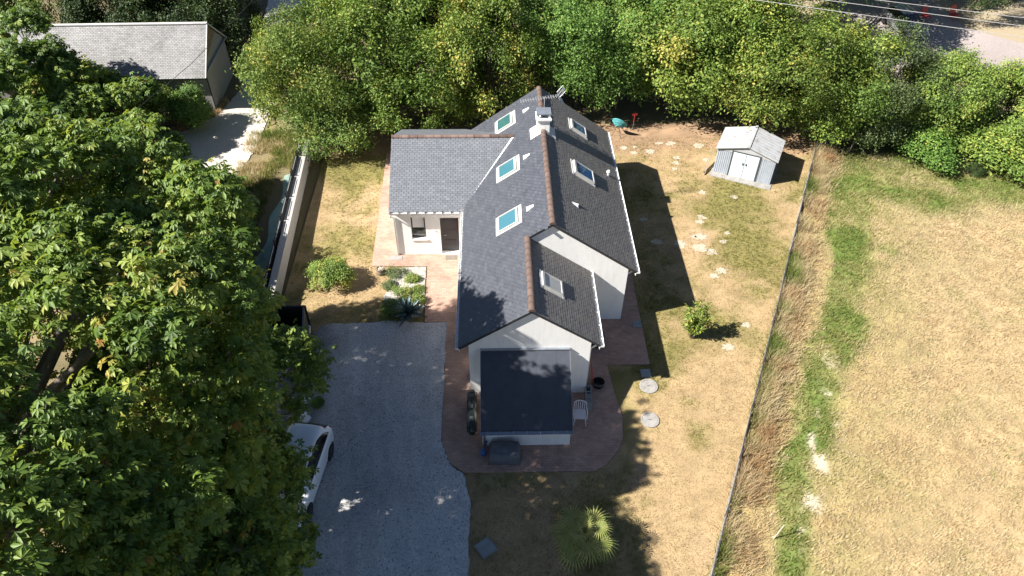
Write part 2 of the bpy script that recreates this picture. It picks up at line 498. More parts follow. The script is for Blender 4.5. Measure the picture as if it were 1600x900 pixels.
def grid_sheet(name, x0, x1, y0, y1, step, colf, z0, amp, mat, keep=None, left=None):
    nx, ny = int((x1-x0)/step)+1, int((y1-y0)/step)+1
    yy = np.linspace(y0, y1, ny)
    t = np.linspace(0, 1, nx)
    Y = np.repeat(yy, nx)
    if keep == 'lawn':
        X = np.concatenate([x0+(fence_x(y)-x0)*t for y in yy])
    elif keep == 'field':
        X = np.concatenate([fence_x(y)+(x1-fence_x(y))*t for y in yy])
    else:
        X = np.tile(x0+(x1-x0)*t, ny)
    Z = z0+amp*(fbm(X, Y, 2.5, 101)-.5)*2+amp*.5*(fbm(X, Y, .5, 102)-.5)
    k = np.arange(nx*ny).reshape(ny, nx)
    F = np.stack([k[:-1, :-1], k[:-1, 1:], k[1:, 1:], k[1:, :-1]], -1).reshape(-1, 4)
    o = link(name, np_mesh(name, np.stack([X, Y, Z], 1), F, col=colf(X, Y), smooth=True), mat)
    o['kind'] = 'structure'
    return o
def earth_col(x, y):
    a = fbm(x, y, 6, 7)[:, None]
    c = np.array([.105, .085, .05])*(1-a)+np.array([.19, .16, .085])*a
    s = sstep(-12.0, -13.5, x)*sstep(.4, .6, fbm(x, y, 1.6, 9))*sstep(48, 40, y)
    c = c*(1-.6*s[:, None])+np.array([.33, .25, .13])*.6*s[:, None]
    f = (sstep(26, 33, x+.4*(y-40))*sstep(38, 42, y))[:, None]
    c = c*(1-f)+np.array([.33, .27, .18])*f
    return c
grid_sheet('ground', -160, 160, -60, 200, 1.3, earth_col, -.06, .008, M['ground'])
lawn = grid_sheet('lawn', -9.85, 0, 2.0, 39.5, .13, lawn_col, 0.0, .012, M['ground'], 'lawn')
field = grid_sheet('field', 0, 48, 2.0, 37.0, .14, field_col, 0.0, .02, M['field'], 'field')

def poly_sheet(name, poly, z, mat, kind='structure', thick=.0):
    mb = MB()
    if thick:
        mb.prism([(x, y, z-thick) for x, y in poly], (0, 0, thick))
    else:
        mb.add([(x, y, z) for x, y in poly], [tuple(range(len(poly)))])
    o = mb.build(name, mat)
    if kind: o['kind'] = kind
    return o
def inpoly(x, y, poly):
    c = np.zeros(len(x), bool)
    n = len(poly)
    for i in range(n):
        x1, y1 = poly[i]; x2, y2 = poly[(i+1) % n]
        m = ((y1 > y) != (y2 > y)) & (x < (x2-x1)*(y-y1)/(y2-y1+1e-12)+x1)
        c ^= m
    return c
# driveway of pale gravel
DRIVE = [(-12.5, 1), (-1.05, 1), (-1.0, 13.9), (-1.25, 14.9), (-1.80, 15.4), (-2.15, 16.4), (-2.2, 22.75), (-3.2, 22.75), (-4.7, 22.85), (-7.8, 22.7), (-8.6, 21.2), (-12.5, 21)]
def gravel_col(x, y):
    a = fbm(x, y, 2.4, 201, 5)[:, None]
    c = np.array([.34, .33, .315])*(1-a)+np.array([.63, .615, .585])*a
    c = c*(.84+.32*fbm(x*2.6+y*.5, y*.35, .8, 215))[:, None]
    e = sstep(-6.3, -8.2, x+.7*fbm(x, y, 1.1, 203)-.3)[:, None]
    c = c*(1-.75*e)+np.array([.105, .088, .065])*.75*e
    s = sstep(.66, .76, fbm(x, y, .35, 207, 3))[:, None]
    return c*(1-.12*s)
def poly_grid(name, poly, step, z, colf, mat, amp=.006):
    P = np.array(poly); x0, y0 = P.min(0); x1, y1 = P.max(0)
    nx, ny = int((x1-x0)/step)+1, int((y1-y0)/step)+1
    X, Y = np.meshgrid(np.linspace(x0, x1, nx), np.linspace(y0, y1, ny))
    X, Y = X.ravel(), Y.ravel()
    k = np.arange(nx*ny).reshape(ny, nx)
    F = np.stack([k[:-1, :-1], k[:-1, 1:], k[1:, 1:], k[1:, :-1]], -1).reshape(-1, 4)
    cx, cy = X[F].mean(1), Y[F].mean(1)
    F = F[inpoly(cx, cy, poly)]
    Z = z+amp*(fbm(X, Y, 1.0, 302)-.5)*2
    used0 = np.unique(F)
    A_ = np.array(poly, float); B_ = np.roll(A_, -1, 0)
    out = used0[~inpoly(X[used0], Y[used0], poly)]
    for q in out:
        p = np.array([X[q], Y[q]]); e = B_-A_
        t = np.clip(((p-A_)*e).sum(1)/(e*e).sum(1), 0, 1)
        c_ = A_+e*t[:, None]; k_ = np.argmin(((c_-p)**2).sum(1))
        X[q], Y[q] = c_[k_]
    if name == 'driveway':
        eo = np.array(out); X[eo] += .16*(fbm(Y[eo]*1.0, X[eo]*1.0, .5, 311)-.5); Y[eo] += .22*(fbm(X[eo], Y[eo], .45, 312)-.5)
    used, inv = np.unique(F, return_inverse=True)
    F = inv.reshape(-1, 4)
    o = link(name, np_mesh(name, np.stack([X, Y, Z], 1)[used], F, col=colf(X, Y)[used], smooth=True), mat)
    o['kind'] = 'structure'
    return o
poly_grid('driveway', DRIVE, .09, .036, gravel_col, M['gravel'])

# brick paving round the house
PATIO = [(-2.15, 16.4), (-1.80, 15.4), (-1.25, 14.98), (3.62, 14.95), (4.1, 15.2), (4.65, 15.85), (4.9, 16.4), (5.02, 17.4), (4.86, 18.6), (4.72, 20.12), (6.55, 20.12), (6.6, 31), (4.6, 31), (4.6, 27.5), (-4.7, 27.5), (-4.75, 36.2), (-6.25, 36.3), (-6.0, 26.55), (-3.3, 26.5), (-3.25, 24.0), (-3.2, 22.75), (-2.2, 22.75)]
patio = poly_sheet('brick_path', PATIO, .056, M['brick_pink'], thick=.05)
# planting bed with white gravel
BED = [(-4.55, 26.4), (-3.9, 26.47), (-3.36, 26.46), (-3.33, 25.0), (-3.31, 23.6), (-3.5, 23.05), (-4.3, 22.98), (-4.75, 23.2), (-5.15, 23.8), (-5.2, 24.5), (-4.85, 25.0), (-4.95, 25.6)]
M['bed'] = plain('bed_soil', (.27, .245, .20), .9, .3, 5, stain=(.15, .115, .08))
bed = poly_sheet('gravel_bed', BED, .045, M['bed'], thick=.03)

# lane of pale concrete to the left
def lane_col(x, y):
    a = fbm(x, y, 3, 401)[:, None]
    return np.array([.44, .395, .345])*(1-a)+np.array([.56, .51, .455])*a
LANE = [(-18.2, 27), (-14.7, 27), (-14.7, 28), (-14.6, 33.3), (-14.0, 36.8), (-14.0, 42), (-14.6, 48), (-15.2, 75), (-19.5, 75), (-17.6, 56), (-16.6, 44), (-17.2, 41.0), (-18.8, 39.0), (-22.5, 38.5), (-22.5, 33), (-18.6, 31)]
poly_grid('lane', LANE, .14, -.02, lane_col, M['gravel'])
def far_col(x, y):
    a = fbm(x, y, 4, 421)[:, None]
    return np.array([.30, .255, .235])*(1-a)+np.array([.38, .33, .31])*a
FAR = [(27.5, 43.5), (33.0, 45.4), (38.5, 45.2), (48, 43), (48, 48), (38.8, 50.5), (36.0, 53.0), (35.5, 60), (28.0, 60), (26.5, 52)]
poly_grid('car_park_asphalt', FAR, .16, -.02, far_col, M['gravel'])

# grass blades
def blades(name, X, Y, h, tint, mat, n=3, spread=.05, w=.012, lean=.5, seed=1, z=0.0):
    r = rng(seed)
    N_ = len(X)
    X = np.repeat(X, n); Y = np.repeat(Y, n); h = np.repeat(h, n)*r.uniform(.6, 1.15, N_*n); tint = np.repeat(tint, n)+r.normal(0, .09, N_*n)
    a = r.uniform(0, 2*pi, N_*n)
    X = X+r.normal(0, spread, N_*n); Y = Y+r.normal(0, spread, N_*n)
    lx, ly = np.cos(a), np.sin(a)
    ww = w*r.uniform(.7, 1.4, N_*n)
    l = lean*h*r.uniform(.3, 1.3, N_*n)
    p0 = np.stack([X-ly*ww, Y+lx*ww, np.full_like(X, z)], 1)
    p1 = np.stack([X+ly*ww, Y-lx*ww, np.full_like(X, z)], 1)
    p2 = np.stack([X+lx*l, Y+ly*l, z+h], 1)
    co = np.stack([p0, p1, p2], 1).reshape(-1, 3)
    F = np.arange(len(co)).reshape(-1, 3)
    o = link(name, np_mesh(name, co, F, tint=np.clip(tint, 0, 1)), mat)
    return o
r = rng(42)
# field stubble
n = 66000
fy = 7+29*r.random(n)**1.0
fx = fence_x(fy)+.3+r.random(n)*30
m = fx < 11+fy*.80
fx, fy = fx[m], fy[m]
g = field_green(fx, fy); b = field_bare(fx, fy)
k = r.random(len(fx)) > b*.9
fx, fy, g = fx[k], fy[k], g[k]
o = blades('field_grass', fx, fy, .05+.11*fbm(fx, fy, .8, 15)+.05*g, (.18+.62*fbm(fx, fy, .9, 16))*(1-g)+g*.95, M['drygrass'], 4, .07, .017, .9, 7)
tagp(o, 'short dry straw and green grass of the open field', 'grass', kind='stuff')
# lawn blades
n = 52000
ly_ = 7+31*r.random(n)
lx_ = -9.7+(fence_x(ly_)-.1+9.7)*r.random(n)
k = ~(inpoly(lx_, ly_, PATIO) | inpoly(lx_, ly_, DRIVE) | inpoly(lx_, ly_, BED) | ((lx_ > -4.8) & (lx_ < 5.7) & (ly_ > 14.9) & (ly_ < 34.4) & ((ly_ > 27) | (lx_ > -1.2))))
lx_, ly_ = lx_[k], ly_[k]
g = lawn_green(lx_, ly_)
o = blades('lawn_grass', lx_, ly_, .035+.045*g, .28+.65*g, M['lawn_blade'], 4, .05, .013, 1.0, 9)
tagp(o, 'short scorched lawn grass around the house', 'grass', kind='stuff')
# tall dry strip along the fence
n = 5200
ty = 6+31*r.random(n)
dd = .12+np.abs(r.normal(0, .55, n))
tx = fence_x(ty)+dd/FN[0]
den = fbm(tx, ty, 1.1, 19)
k = (den > .40) & (dd < 1.7)
tx, ty, dd, den = tx[k], ty[k], dd[k], den[k]
tn = np.clip(-.28+1.45*fbm(tx, ty, 1.1, 29)+np.where(dd < .35, .28, 0), 0, 1)
o = blades('tall_dry_grass', tx, ty, (.18+.55*den)*(1.1-dd*.35), tn, M['drygrass'], 6, .11, .013, .9, 13)
tagp(o, 'tall dry rust and straw coloured grass strip along the fence', 'grass', kind='stuff')
# rough verge beside the lane and behind the wall
n = 3600
vx = -14.6+4.0*r.random(n); vy = 22+17*r.random(n)
k = fbm(vx, vy, 1.2, 39) > .40
vx, vy = vx[k], vy[k]
k = ~((vx > -12.3) & (vy < 34.5))
vx, vy = vx[k], vy[k]
o = blades('verge_grass', vx, vy, .15+.35*fbm(vx, vy, 1, 49), np.clip(.2+1.1*fbm(vx, vy, 1.5, 59), 0, 1), M['drygrass'], 8, .1, .014, .6, 17, -.05)
tagp(o, 'rough dry verge grass beside the pale lane', 'grass', kind='stuff')
n = 1500
vx = -19.5+3.4*r.random(n); vy = 37.2+5.5*r.random(n)
k = (~inpoly(vx, vy, LANE)) & (fbm(vx, vy, 1.2, 38) > .42)
vx, vy = vx[k], vy[k]
o = blades('weed_strip', vx, vy, .15+.35*fbm(vx, vy, 1, 48), np.clip(.0+.7*fbm(vx, vy, 1.5, 58), 0, 1), M['drygrass'], 8, .1, .014, .6, 18, -.05)
tagp(o, 'rusty dry weeds along the foot of the old barn', 'weeds', kind='stuff')

# ------------------------------------------------------------------ house
XL, ZL, XR, S, XRR = -1.422, 2.978, 2.315, 0.712, 5.999
YB, YM, YF, X2, X2R = 33.754, 22.751, 18.605, 1.325, 3.998
ZR = ZL+S*(XR-XL); Z2 = ZL+S*(X2-XL)
AX, AYR, AZR, AYG, AZG = -4.919, 30.708, 4.696, 27.188, 2.90
zleft = lambda x: ZL+S*(x-XL)
zright = lambda x: ZR-S*(x-XR)
zright2 = lambda x: Z2-S*(x-X2)
SA = (AZR-AZG)/(AYR-AYG)
zann = lambda y: AZG+SA*(y-AYG)
WXL, WXR, W2R = XL+.36, XRR-.35, X2R-.35
house = empty('house', (0, 0, 0), 0, 'white rendered house with long dark slate roof and side wing', 'house')

# walls
DZ = .10
mb = MB()
mb.prism([(WXL, YM+.05, 0), (WXR, YM+.05, 0), (WXR, YM+.05, zright(WXR)-DZ), (XR, YM+.05, ZR-DZ), (WXL, YM+.05, zleft(WXL)-DZ)], (0, YB-YM-.2, 0))
mb.build('main_wall', M['render'], house)
mb = MB()
mb.prism([(WXL+.004, YF+.05, 0), (W2R, YF+.05, 0), (W2R, YF+.05, zright2(W2R)-DZ), (X2, YF+.05, Z2-DZ), (WXL+.004, YF+.05, zleft(WXL)-DZ)], (0, YM-YF+.06, 0))
mb.build('garage_wall', M['render'], house)
# annex walls with openings in the front
AW0, AY0 = AX+.10, AYG+.20
door = (-2.63, -1.73, 0.06, 2.32)
win = (-4.02, -3.32, 1.02, 2.36)
mb = MB()
xs = [AW0, win[0], win[1], door[0], door[1], WXL-.003]
zt = AZG-.10
T = .28
def seg(x0, x1, z0, z1):
    if x1 > x0+1e-4 and z1 > z0+1e-4: mb.box((x0, AY0, z0), (x1, AY0+T, z1))
seg(xs[0], xs[1], 0, zt)
seg(xs[1], xs[2], 0, win[2]); seg(xs[1], xs[2], win[3], zt)
seg(xs[2], xs[3], 0, zt)
seg(xs[3], xs[4], door[3], zt)
seg(xs[4], xs[5], 0, zt)
mb.build('wing_front_wall', M['render'], house)
mb = MB()
mb.prism([(AW0, AY0+T+.002, 0), (AW0, 2*AYR-AYG-.2, 0), (AW0, 2*AYR-AYG-.2, zann(AYG+.2)-.1), (AW0, AYR, AZR-.1), (AW0, AY0+T+.002, zann(AY0+T)-.1)], (.28, 0, 0))
mb.build('wing_gable_wall', M['render'], house)
mb = MB(); mb.box((AW0+.28, 2*AYR-AYG-.5, 0), (WXL, 2*AYR-AYG-.22, zann(AYG+.2)-.1))
mb.build('wing_back_wall', M['render'], house)
# annex floor and interior back so that the open doorway reads dark
mb = MB(); mb.box((AW0+.28, AY0+.1, .0), (WXL-.01, AY0+2.6, .05)); mb.build('wing_floor', M['wood'], house)

# window, door
w = MB()
f_ = .055
y0 = AY0+.16
w.box((win[0], y0, win[2]), (win[0]+f_, y0+.06, win[3])); w.box((win[1]-f_, y0, win[2]), (win[1], y0+.06, win[3]))
w.box((win[0]+f_, y0, win[2]), (win[1]-f_, y0+.06, win[2]+f_)); w.box((win[0]+f_, y0, win[3]-f_), (win[1]-f_, y0+.06, win[3]))
wo = w.build('window', M['door_dark'], house)
MB().box((win[0]+f_, y0+.02, win[2]+f_), (win[1]-f_, y0+.035, win[3]-f_)).build('pane', M['glass_dark'], wo)
MB().box((win[0]+f_+.02, y0-.012, win[2]+.62), (win[1]-f_-.02, y0+.012, win[3]-f_-.01)).build('blind', M['blind_white'], wo)
MB().box((win[0]-.05, AY0-.055, win[2]-.05), (win[1]+.08, AY0+.158, win[2]-.002)).build('sill', M['pvc'], wo)
d = MB()
y1 = AY0+.2
d.box((door[0], y1, door[2]), (door[0]+.06, y1+.07, door[3])); d.box((door[1]-.06, y1, door[2]), (door[1], y1+.07, door[3])); d.box((door[0]+.06, y1, door[3]-.06), (door[1]-.06, y1+.07, door[3]))
do = d.build('door', M['door_dark'], house)
dl = MB().box((door[0]+.06, y1+.02, door[2]+.02), (door[1]-.06, y1+.06, door[3]-.06))
for k in range(3):
    dl.box((door[0]+.16, y1+.008, .28+k*.62), (door[1]-.16, y1+.02, .78+k*.62))
dl.build('leaf', M['door_dark'], do)
MB().tube([(door[0]+.14, y1-.04, 1.12), (door[0]+.28, y1-.04, 1.12)], .012).build('handle', M['steel'], do)
MB().box((door[0]-.03, AY0-.06, .0), (door[1]+.03, y1+.1, .075)).build('threshold', M['render'], do)
MB().tube([(-2.82, AY0-.03, 1.5), (-2.82, AY0+.02, 1.5)], .035).build('bell', M['steel'], house)

# roof slabs + slates
def clip_poly(poly, a, b, c):
    """keep a*u+b*v<=c"""
    out = []
    for i in range(len(poly)):
        p, q = poly[i], poly[(i+1) % len(poly)]
        dp, dq = a*p[0]+b*p[1]-c, a*q[0]+b*q[1]-c
        if dp <= 0: out.append(p)
        if dp*dq < 0:
            t = dp/(dp-dq)
            out.append((p[0]+(q[0]-p[0])*t, p[1]+(q[1]-p[1])*t))
    return out
def slates(name, org, ud, vd, U, V, mat, parent, gauge=.115, w=.23, planes=(), skip=None, seed=3, lift=.012, tilt=.014):
    org, ud, vd = Vector(org), Vector(ud).normalized(), Vector(vd).normalized()
    nd = ud.cross(vd)
    if nd.z < 0: nd = -nd
    rr = random.Random(seed)
    mb = MB()
    rows = int(math.ceil(V/gauge))
    for i in range(rows):
        v0 = i*gauge; v1 = min(V, v0+gauge*1.25)
        off = (w*.5 if i % 2 else 0)+rr.uniform(-.01, .01)
        u = -off
        while u < U:
            a, b = max(u+.007, 0), min(u+w-.007, U)
            u += w
            if b-a < .01: continue
            poly = [(a, v0+rr.uniform(-.003, .003)), (b, v0+rr.uniform(-.003, .003)), (b, v1), (a, v1)]
            if skip and skip((a+b)/2, v0+gauge/2): continue
            for pl in planes:
                poly = clip_poly(poly, *pl)
                if len(poly) < 3: break
            if len(poly) < 3: continue
            dz = rr.uniform(0, .004)
            top = []
            for (pu, pv) in poly:
                h = lift+tilt*(1-(pv-v0)/(gauge*1.25))+dz
                top.append(org+ud*pu+vd*pv+nd*h)
            n_ = len(mb.v)
            tint = min(1, max(0, rr.gauss(.5, .10)))
            k_ = len(top)
            bot = [org+ud*poly[0][0]+vd*poly[0][1]+nd*.001, org+ud*poly[1][0]+vd*poly[1][1]+nd*.001]
            mb.v += [tuple(p) for p in top]+[tuple(p) for p in bot]
            mb.f += [tuple(range(n_, n_+k_)), (n_+1, n_, n_+k_, n_+k_+1)]
            mb.t += [tint, tint*.7]
    me = bpy.data.meshes.new(name)
    me.from_pydata(mb.v, [], mb.f)
    at = me.attributes.new('tint', 'FLOAT', 'FACE'); at.data.foreach_set('value', mb.t)
    o = link(name, me, mat, parent)
    o['kind'] = 'stuff'
    return o

cl = sqrt(1+S*S)
TH = .11
roof = MB()
def slab(poly, zf, t=TH):
    """poly in plan, zf gives top z"""
    n_ = len(poly)
    vs = [(x, y, zf(x, y)) for x, y in poly]+[(x, y, zf(x, y)-t) for x, y in poly]
    roof.add(vs, [tuple(range(n_)), tuple(range(2*n_-1, n_-1, -1))]+[((i+1) % n_, i, n_+i, n_+(i+1) % n_) for i in range(n_)])
slab([(XL, YF), (X2, YF), (X2, YM), (XR, YM), (XR, YB), (XL, YB)], lambda x, y: zleft(x))
slab([(XR, YM), (XRR, YM), (XRR, YB), (XR, YB)], lambda x, y: zright(x))
slab([(X2, YF), (X2R, YF), (X2R, YM+.047), (X2, YM+.047)], lambda x, y: zright2(x))
roof_o = roof.build('roof', M['roof_under'], house)

LW = (XR-XL)*cl
vcut = (X2-XL)*cl
# windows holes (plan rects) are simply covered by the frames
slates('slates', (XL-.03, YF-.03, zleft(XL-.03)), (0, 1, 0), (1, 0, S), YB-YF+.06, LW+.02, M['slate'], roof_o,
       skip=lambda u, v: (v > vcut+.03 and u < YM-YF))
slates('slates', (XRR+.03, YM-.03, zright(XRR+.03)), (0, 1, 0), (-1, 0, S), YB-YM+.06, (XRR-XR)*cl+.02, M['slate_lichen_sunlift'], roof_o, seed=5, tilt=.008)
slates('slates', (X2R+.03, YF-.03, zright2(X2R+.03)), (0, 1, 0), (-1, 0, S), YM+.06-YF, (X2R-X2)*cl+.02, M['slate_lichen_sunlift'], roof_o, seed=7, tilt=.008)
# annex roof: plan polygon clipped by the valley
ca = sqrt(1+SA*SA)
xv = lambda z: XL+(z-ZL)/S
roof = MB()
slab([(AX, AYG), (XL-.02, AYG), (xv(AZR), AYR), (AX, AYR)], lambda x, y: zann(y))
slab([(AX, AYR), (xv(AZR), AYR), (XL-.02, 2*AYR-AYG), (AX, 2*AYR-AYG)], lambda x, y: AZR-SA*(y-AYR))
wroof = roof.build('wing_roof', M['roof_under'], house)
Va = (AYR-AYG)*ca
xe0, xe1 = XL-.02-AX, xv(AZR)-AX
kx = (xe1-xe0)/Va
slates('slates', (AX-.03, AYG-.04, zann(AYG-.04)), (1, 0, 0), (0, 1, SA), xe1+.1, Va+.04, M['slate_annex'], wroof, planes=[(1, -kx, xe0-.02)], seed=9)
slates('slates', (AX-.03, 2*AYR-AYG+.04, zann(AYG-.04)), (1, 0, 0), (0, -1, SA), xe1+.1, Va+.04, M['slate_annex'], wroof, planes=[(1, -kx, xe0-.02)], seed=10)
# valley flashing
mb = MB()
p, q = Vector((XL-.02, AYG, zann(AYG))), Vector((xv(AZR), AYR, AZR))
d_ = (q-p).normalized()
side = d_.cross(Vector((0, 0, 1))).normalized()
mb.obox((p+q)/2+Vector((0.01, -.02, .035)), d_*((q-p).length/2), side*.065, Vector((0, 0, .012)))
mb.build('valley_flashing', M['pvc'], wroof)

# verge boards
def strip(mb, p, q, w, h, upv=(0, 0, 1)):
    p, q = Vector(p), Vector(q); d = (q-p); L_ = d.length; d.normalize()
    sd = d.cross(Vector(upv)).normalized(); un = sd.cross(d).normalized()
    mb.obox((p+q)/2, d*(L_/2), sd*(w/2), un*(h/2))
for (a, b) in [((XL, YF-.012, zleft(XL)-.05), (X2, YF-.012, Z2-.05)), ((X2, YF-.012, Z2-.05), (X2R, YF-.012, zright2(X2R)-.05)),
               ((X2+.02, YM-.012, zleft(X2+.02)-.05), (XR, YM-.012, ZR-.05)), ((XR, YM-.012, ZR-.05), (XRR, YM-.012, zright(XRR)-.05))]:
    vb = MB(); strip(vb, a, b, .03, .10); vb.build('verge_board', M['door_dark'], house)
# ridge tiles
def ridge_tile_mesh(L_=.40, r=.115):
    mb = MB(); n_ = 8; vs = []; fs = []
    for j, (y, rr) in enumerate(((0, r*1.10), (.07, r*1.10), (.075, r), (L_, r*.97))):
        for k in range(n_+1):
            t = pi*k/n_
            vs.append((rr*1.15*cos(t), y, rr*sin(t)*.95-.03))
    for j in range(3):
        for k in range(n_):
            a = j*(n_+1)+k
            fs.append((a, a+1, a+n_+2, a+n_+1))
    fs.append(tuple(range(n_+1))); 
    mb.add(vs, fs)
    return mb.mesh('ridge_tile')
rts = []
for k in range(5):
    me = ridge_tile_mesh(); me.materials.append(M['ridge'])
    me.attributes['tint'].data.foreach_set('value', [random.uniform(.1, .95)]*len(me.polygons)); rts.append(me)
rtp = []
for k in range(5):
    me = ridge_tile_mesh(.40, .10); me.materials.append(M['ridge_pale'])
    me.attributes['tint'].data.foreach_set('value', [random.uniform(.1, .95)]*len(me.polygons)); rtp.append(me)
def ridge(p, rz, n_, step, par, mes):
    for i in range(n_):
        o = link('ridge_tile', random.choice(mes), None, par)
        o.location = (p[0]-sin(rz)*step*i, p[1]+cos(rz)*step*i, p[2]+random.uniform(-.004, .004))
        o.rotation_euler = (0, random.uniform(-.03, .03), rz+random.uniform(-.02, .02))
ridge((XR, YM-.04, ZR+.02), 0, 28, (YB-YM)/28, roof_o, rts)
ridge((X2, YF-.04, Z2+.02), 0, 11, (YM-YF+.05)/11, roof_o, rts)
ridge((AX-.02, AYR, AZR+.02), -pi/2, 15, (xv(AZR)-AX)/15, wroof, rtp)

# gutters: open half rounds
def gutter(p, q, r_, mat, parent, name='gutter', brackets=0):
    p, q = Vector(p), Vector(q); d = (q-p).normalized(); sd = d.cross(Vector((0, 0, 1))).normalized()
    mb = MB(); n_ = 8; vs = []; fs = []
    for j, P0 in enumerate((p, q)):
        for ring in (r_, r_*.86):
            for k in range(n_+1):
                t = pi+pi*k/n_
                vs.append(P0+sd*(ring*cos(t))+Vector((0, 0, ring*sin(t))))
    m_ = n_+1
    for k in range(n_):
        fs.append((k, k+1, 2*m_+k+1, 2*m_+k)); fs.append((m_+k, 3*m_+k, 3*m_+k+1, m_+k+1))
        fs.append((k, m_+k, m_+k+1, k+1)); fs.append((2*m_+k, 2*m_+k+1, 3*m_+k+1, 3*m_+k))
    for k in (0, n_):
        fs.append((k, 2*m_+k, 3*m_+k, m_+k))
    mb.add(vs, fs)
    for e in (p, q):
        mb.obox(e+Vector((0, 0, -r_*.45)), d*.006, sd*r_*1.02, Vector((0, 0, r_*.5)))
    for k in range(brackets):
        c = p+(q-p)*((k+.5)/brackets)
        mb.obox(c+Vector((0, 0, .005)), d*.02, sd*r_*1.05, Vector((0, 0, .012)))
    return mb.build(name, mat, parent)
g1 = gutter((XL-.07, YF-.02, ZL-.035), (XL-.07, YB, ZL-.035), .075, M['pvc'], house, brackets=20)
g2 = gutter((XRR+.07, YM-.02, zright(XRR)-.035), (XRR+.07, YB, zright(XRR)-.035), .085, M['pvc'], house, brackets=14)
g3 = gutter((X2R+.07, YF-.02, zright2(X2R)-.035), (X2R+.07, YM+.13, zright2(X2R)-.035), .085, M['pvc'], house, brackets=6)
g4 = gutter((AX-.03, AYG-.07, AZG-.04), (XL-.16, AYG-.07, AZG-.04), .075, M['pvc'], house, brackets=0)
for k in range(9):
    mb = MB(); x = AX+.06+k*(XL-.16-AX-.1)/8
    mb.box((x-.02, AYG-.15, AZG-.06), (x+.02, AYG+.02, AZG-.012)); mb.build('gutter_bracket', M['metal_dark'], g4)
MB().box((AX+.02, AYG-.012, AZG-.24), (XL-.1, AYG+.012, AZG-.045)).build('fascia', M['pvc'], house)
MB().box((AX+.05, AYG+.014, AZG-.235), (XL-.1, AY0-.002, AZG-.20)).build('soffit', M['pvc'], house)
for (x, ya, yb) in ((XL+.012, YF, YB), (XRR-.012, YM, YB)):
    z = (zleft(x) if x < 0 else zright(x))
    MB().box((x-.012, ya, z-.26), (x+.012, yb, z-.12)).build('fascia', M['pvc'], house)
MB().box((X2R-.024, YF, zright2(X2R)-.26), (X2R, YM+.14, zright2(X2R)-.12)).build('fascia', M['pvc'], house)
def downpipe(pts, mat, r_=.04):
    return MB().tube(pts, r_, 10).build('downpipe', mat, house, smooth=True)
downpipe([(AX+.02, AYG-.07, AZG-.1), (AX+.03, AYG-.05, AZG-.3), (AW0+.05, AY0-.05, AZG-.5), (AW0+.05, AY0-.05, .06)], M['pvc'])
downpipe([(XL-.07, AYG-.5, ZL-.1), (XL-.07, AYG-.5, ZL-.3), (WXL-.06, AYG-.5, ZL-.65), (WXL-.06, AYG-.5, .06)], M['pvc'])
downpipe([(XRR+.07, YM+.5, ZL-.1), (XRR+.05, YM+.5, ZL-.3), (WXR+.06, YM+.5, ZL-.6), (WXR+.06, YM+.5, .06)], M['pvc'])
downpipe([(X2R+.07, YF+.4, ZL-.1), (X2R+.05, YF+.4, ZL-.3), (W2R+.06, YF+.4, ZL-.6), (W2R+.06, YF+.4, .06)], M['pvc'])
MB().box((AX-.28, AYG-.25, .057), (AX+.35, AYG+.08, .075)).build('drain_slab', M['concrete'], house)

# roof windows
def roof_window(name, xc, yc, zf, sgn, wy, lv, glass, parent, h=.10, ap=.17, openang=0):
    """sgn +1: slope rises with x (left slope), -1 falls with x"""
    vd = Vector((sgn, 0, S)).normalized(); ud = Vector((0, 1, 0)); nd = Vector((-sgn*S, 0, 1)).normalized()
    c = Vector((xc, yc, zf(xc)))+nd*.02
    B = lambda mb, u, v, z, hu, hv, hz: mb.obox(c+ud*u+vd*v+nd*z, ud*hu, vd*hv, nd*hz)
    fl = MB()
    B(fl, 0, -lv/2-ap/2, .013, wy/2+.10, ap/2, .012); B(fl, 0, lv/2+ap/2, .017, wy/2+.10, ap/2, .012)
    B(fl, -wy/2-.045, 0, .009, .045, lv/2, .009); B(fl, wy/2+.045, 0, .009, .045, lv/2, .009)
    fr = MB(); t = .05
    B(fr, -wy/2+t/2, 0, h/2, t/2, lv/2, h/2); B(fr, wy/2-t/2, 0, h/2, t/2, lv/2, h/2)
    B(fr, 0, -lv/2+t/2, h/2-.001, wy/2-t, t/2, h/2); B(fr, 0, lv/2-t, h/2+.008, wy/2-t, t, h/2)
    o = fr.build('roof_window', M['alu'], parent)
    fl.build('flashing', M['lead'], o)
    gl = MB(); B(gl, 0, -t/2, h-.035, wy/2-t, lv/2-t*1.25, .008)
    gl.build('pane', M[glass], o)
    return o
roof_window('a', .60, 32.35, zleft, 1, 1.02, .92, 'glass_green', roof_o)
roof_window('b', .66, 28.25, zleft, 1, 1.02, .98, 'glass_teal', roof_o)
roof_window('c', .62, 24.48, zleft, 1, 1.02, 1.0, 'glass_teal', roof_o)
roof_window('d', 4.20, 31.95, zright, -1, .82, .95, 'glass_blue', roof_o, h=.12, ap=.10)
roof_window('e', 4.08, 28.0, zright, -1, .95, 1.15, 'glass_blue', roof_o, h=.14, ap=.10)
roof_window('f', 2.17, 20.62, zright2, -1, .80, .98, 'glass_blind', roof_o, h=.10, ap=.10)
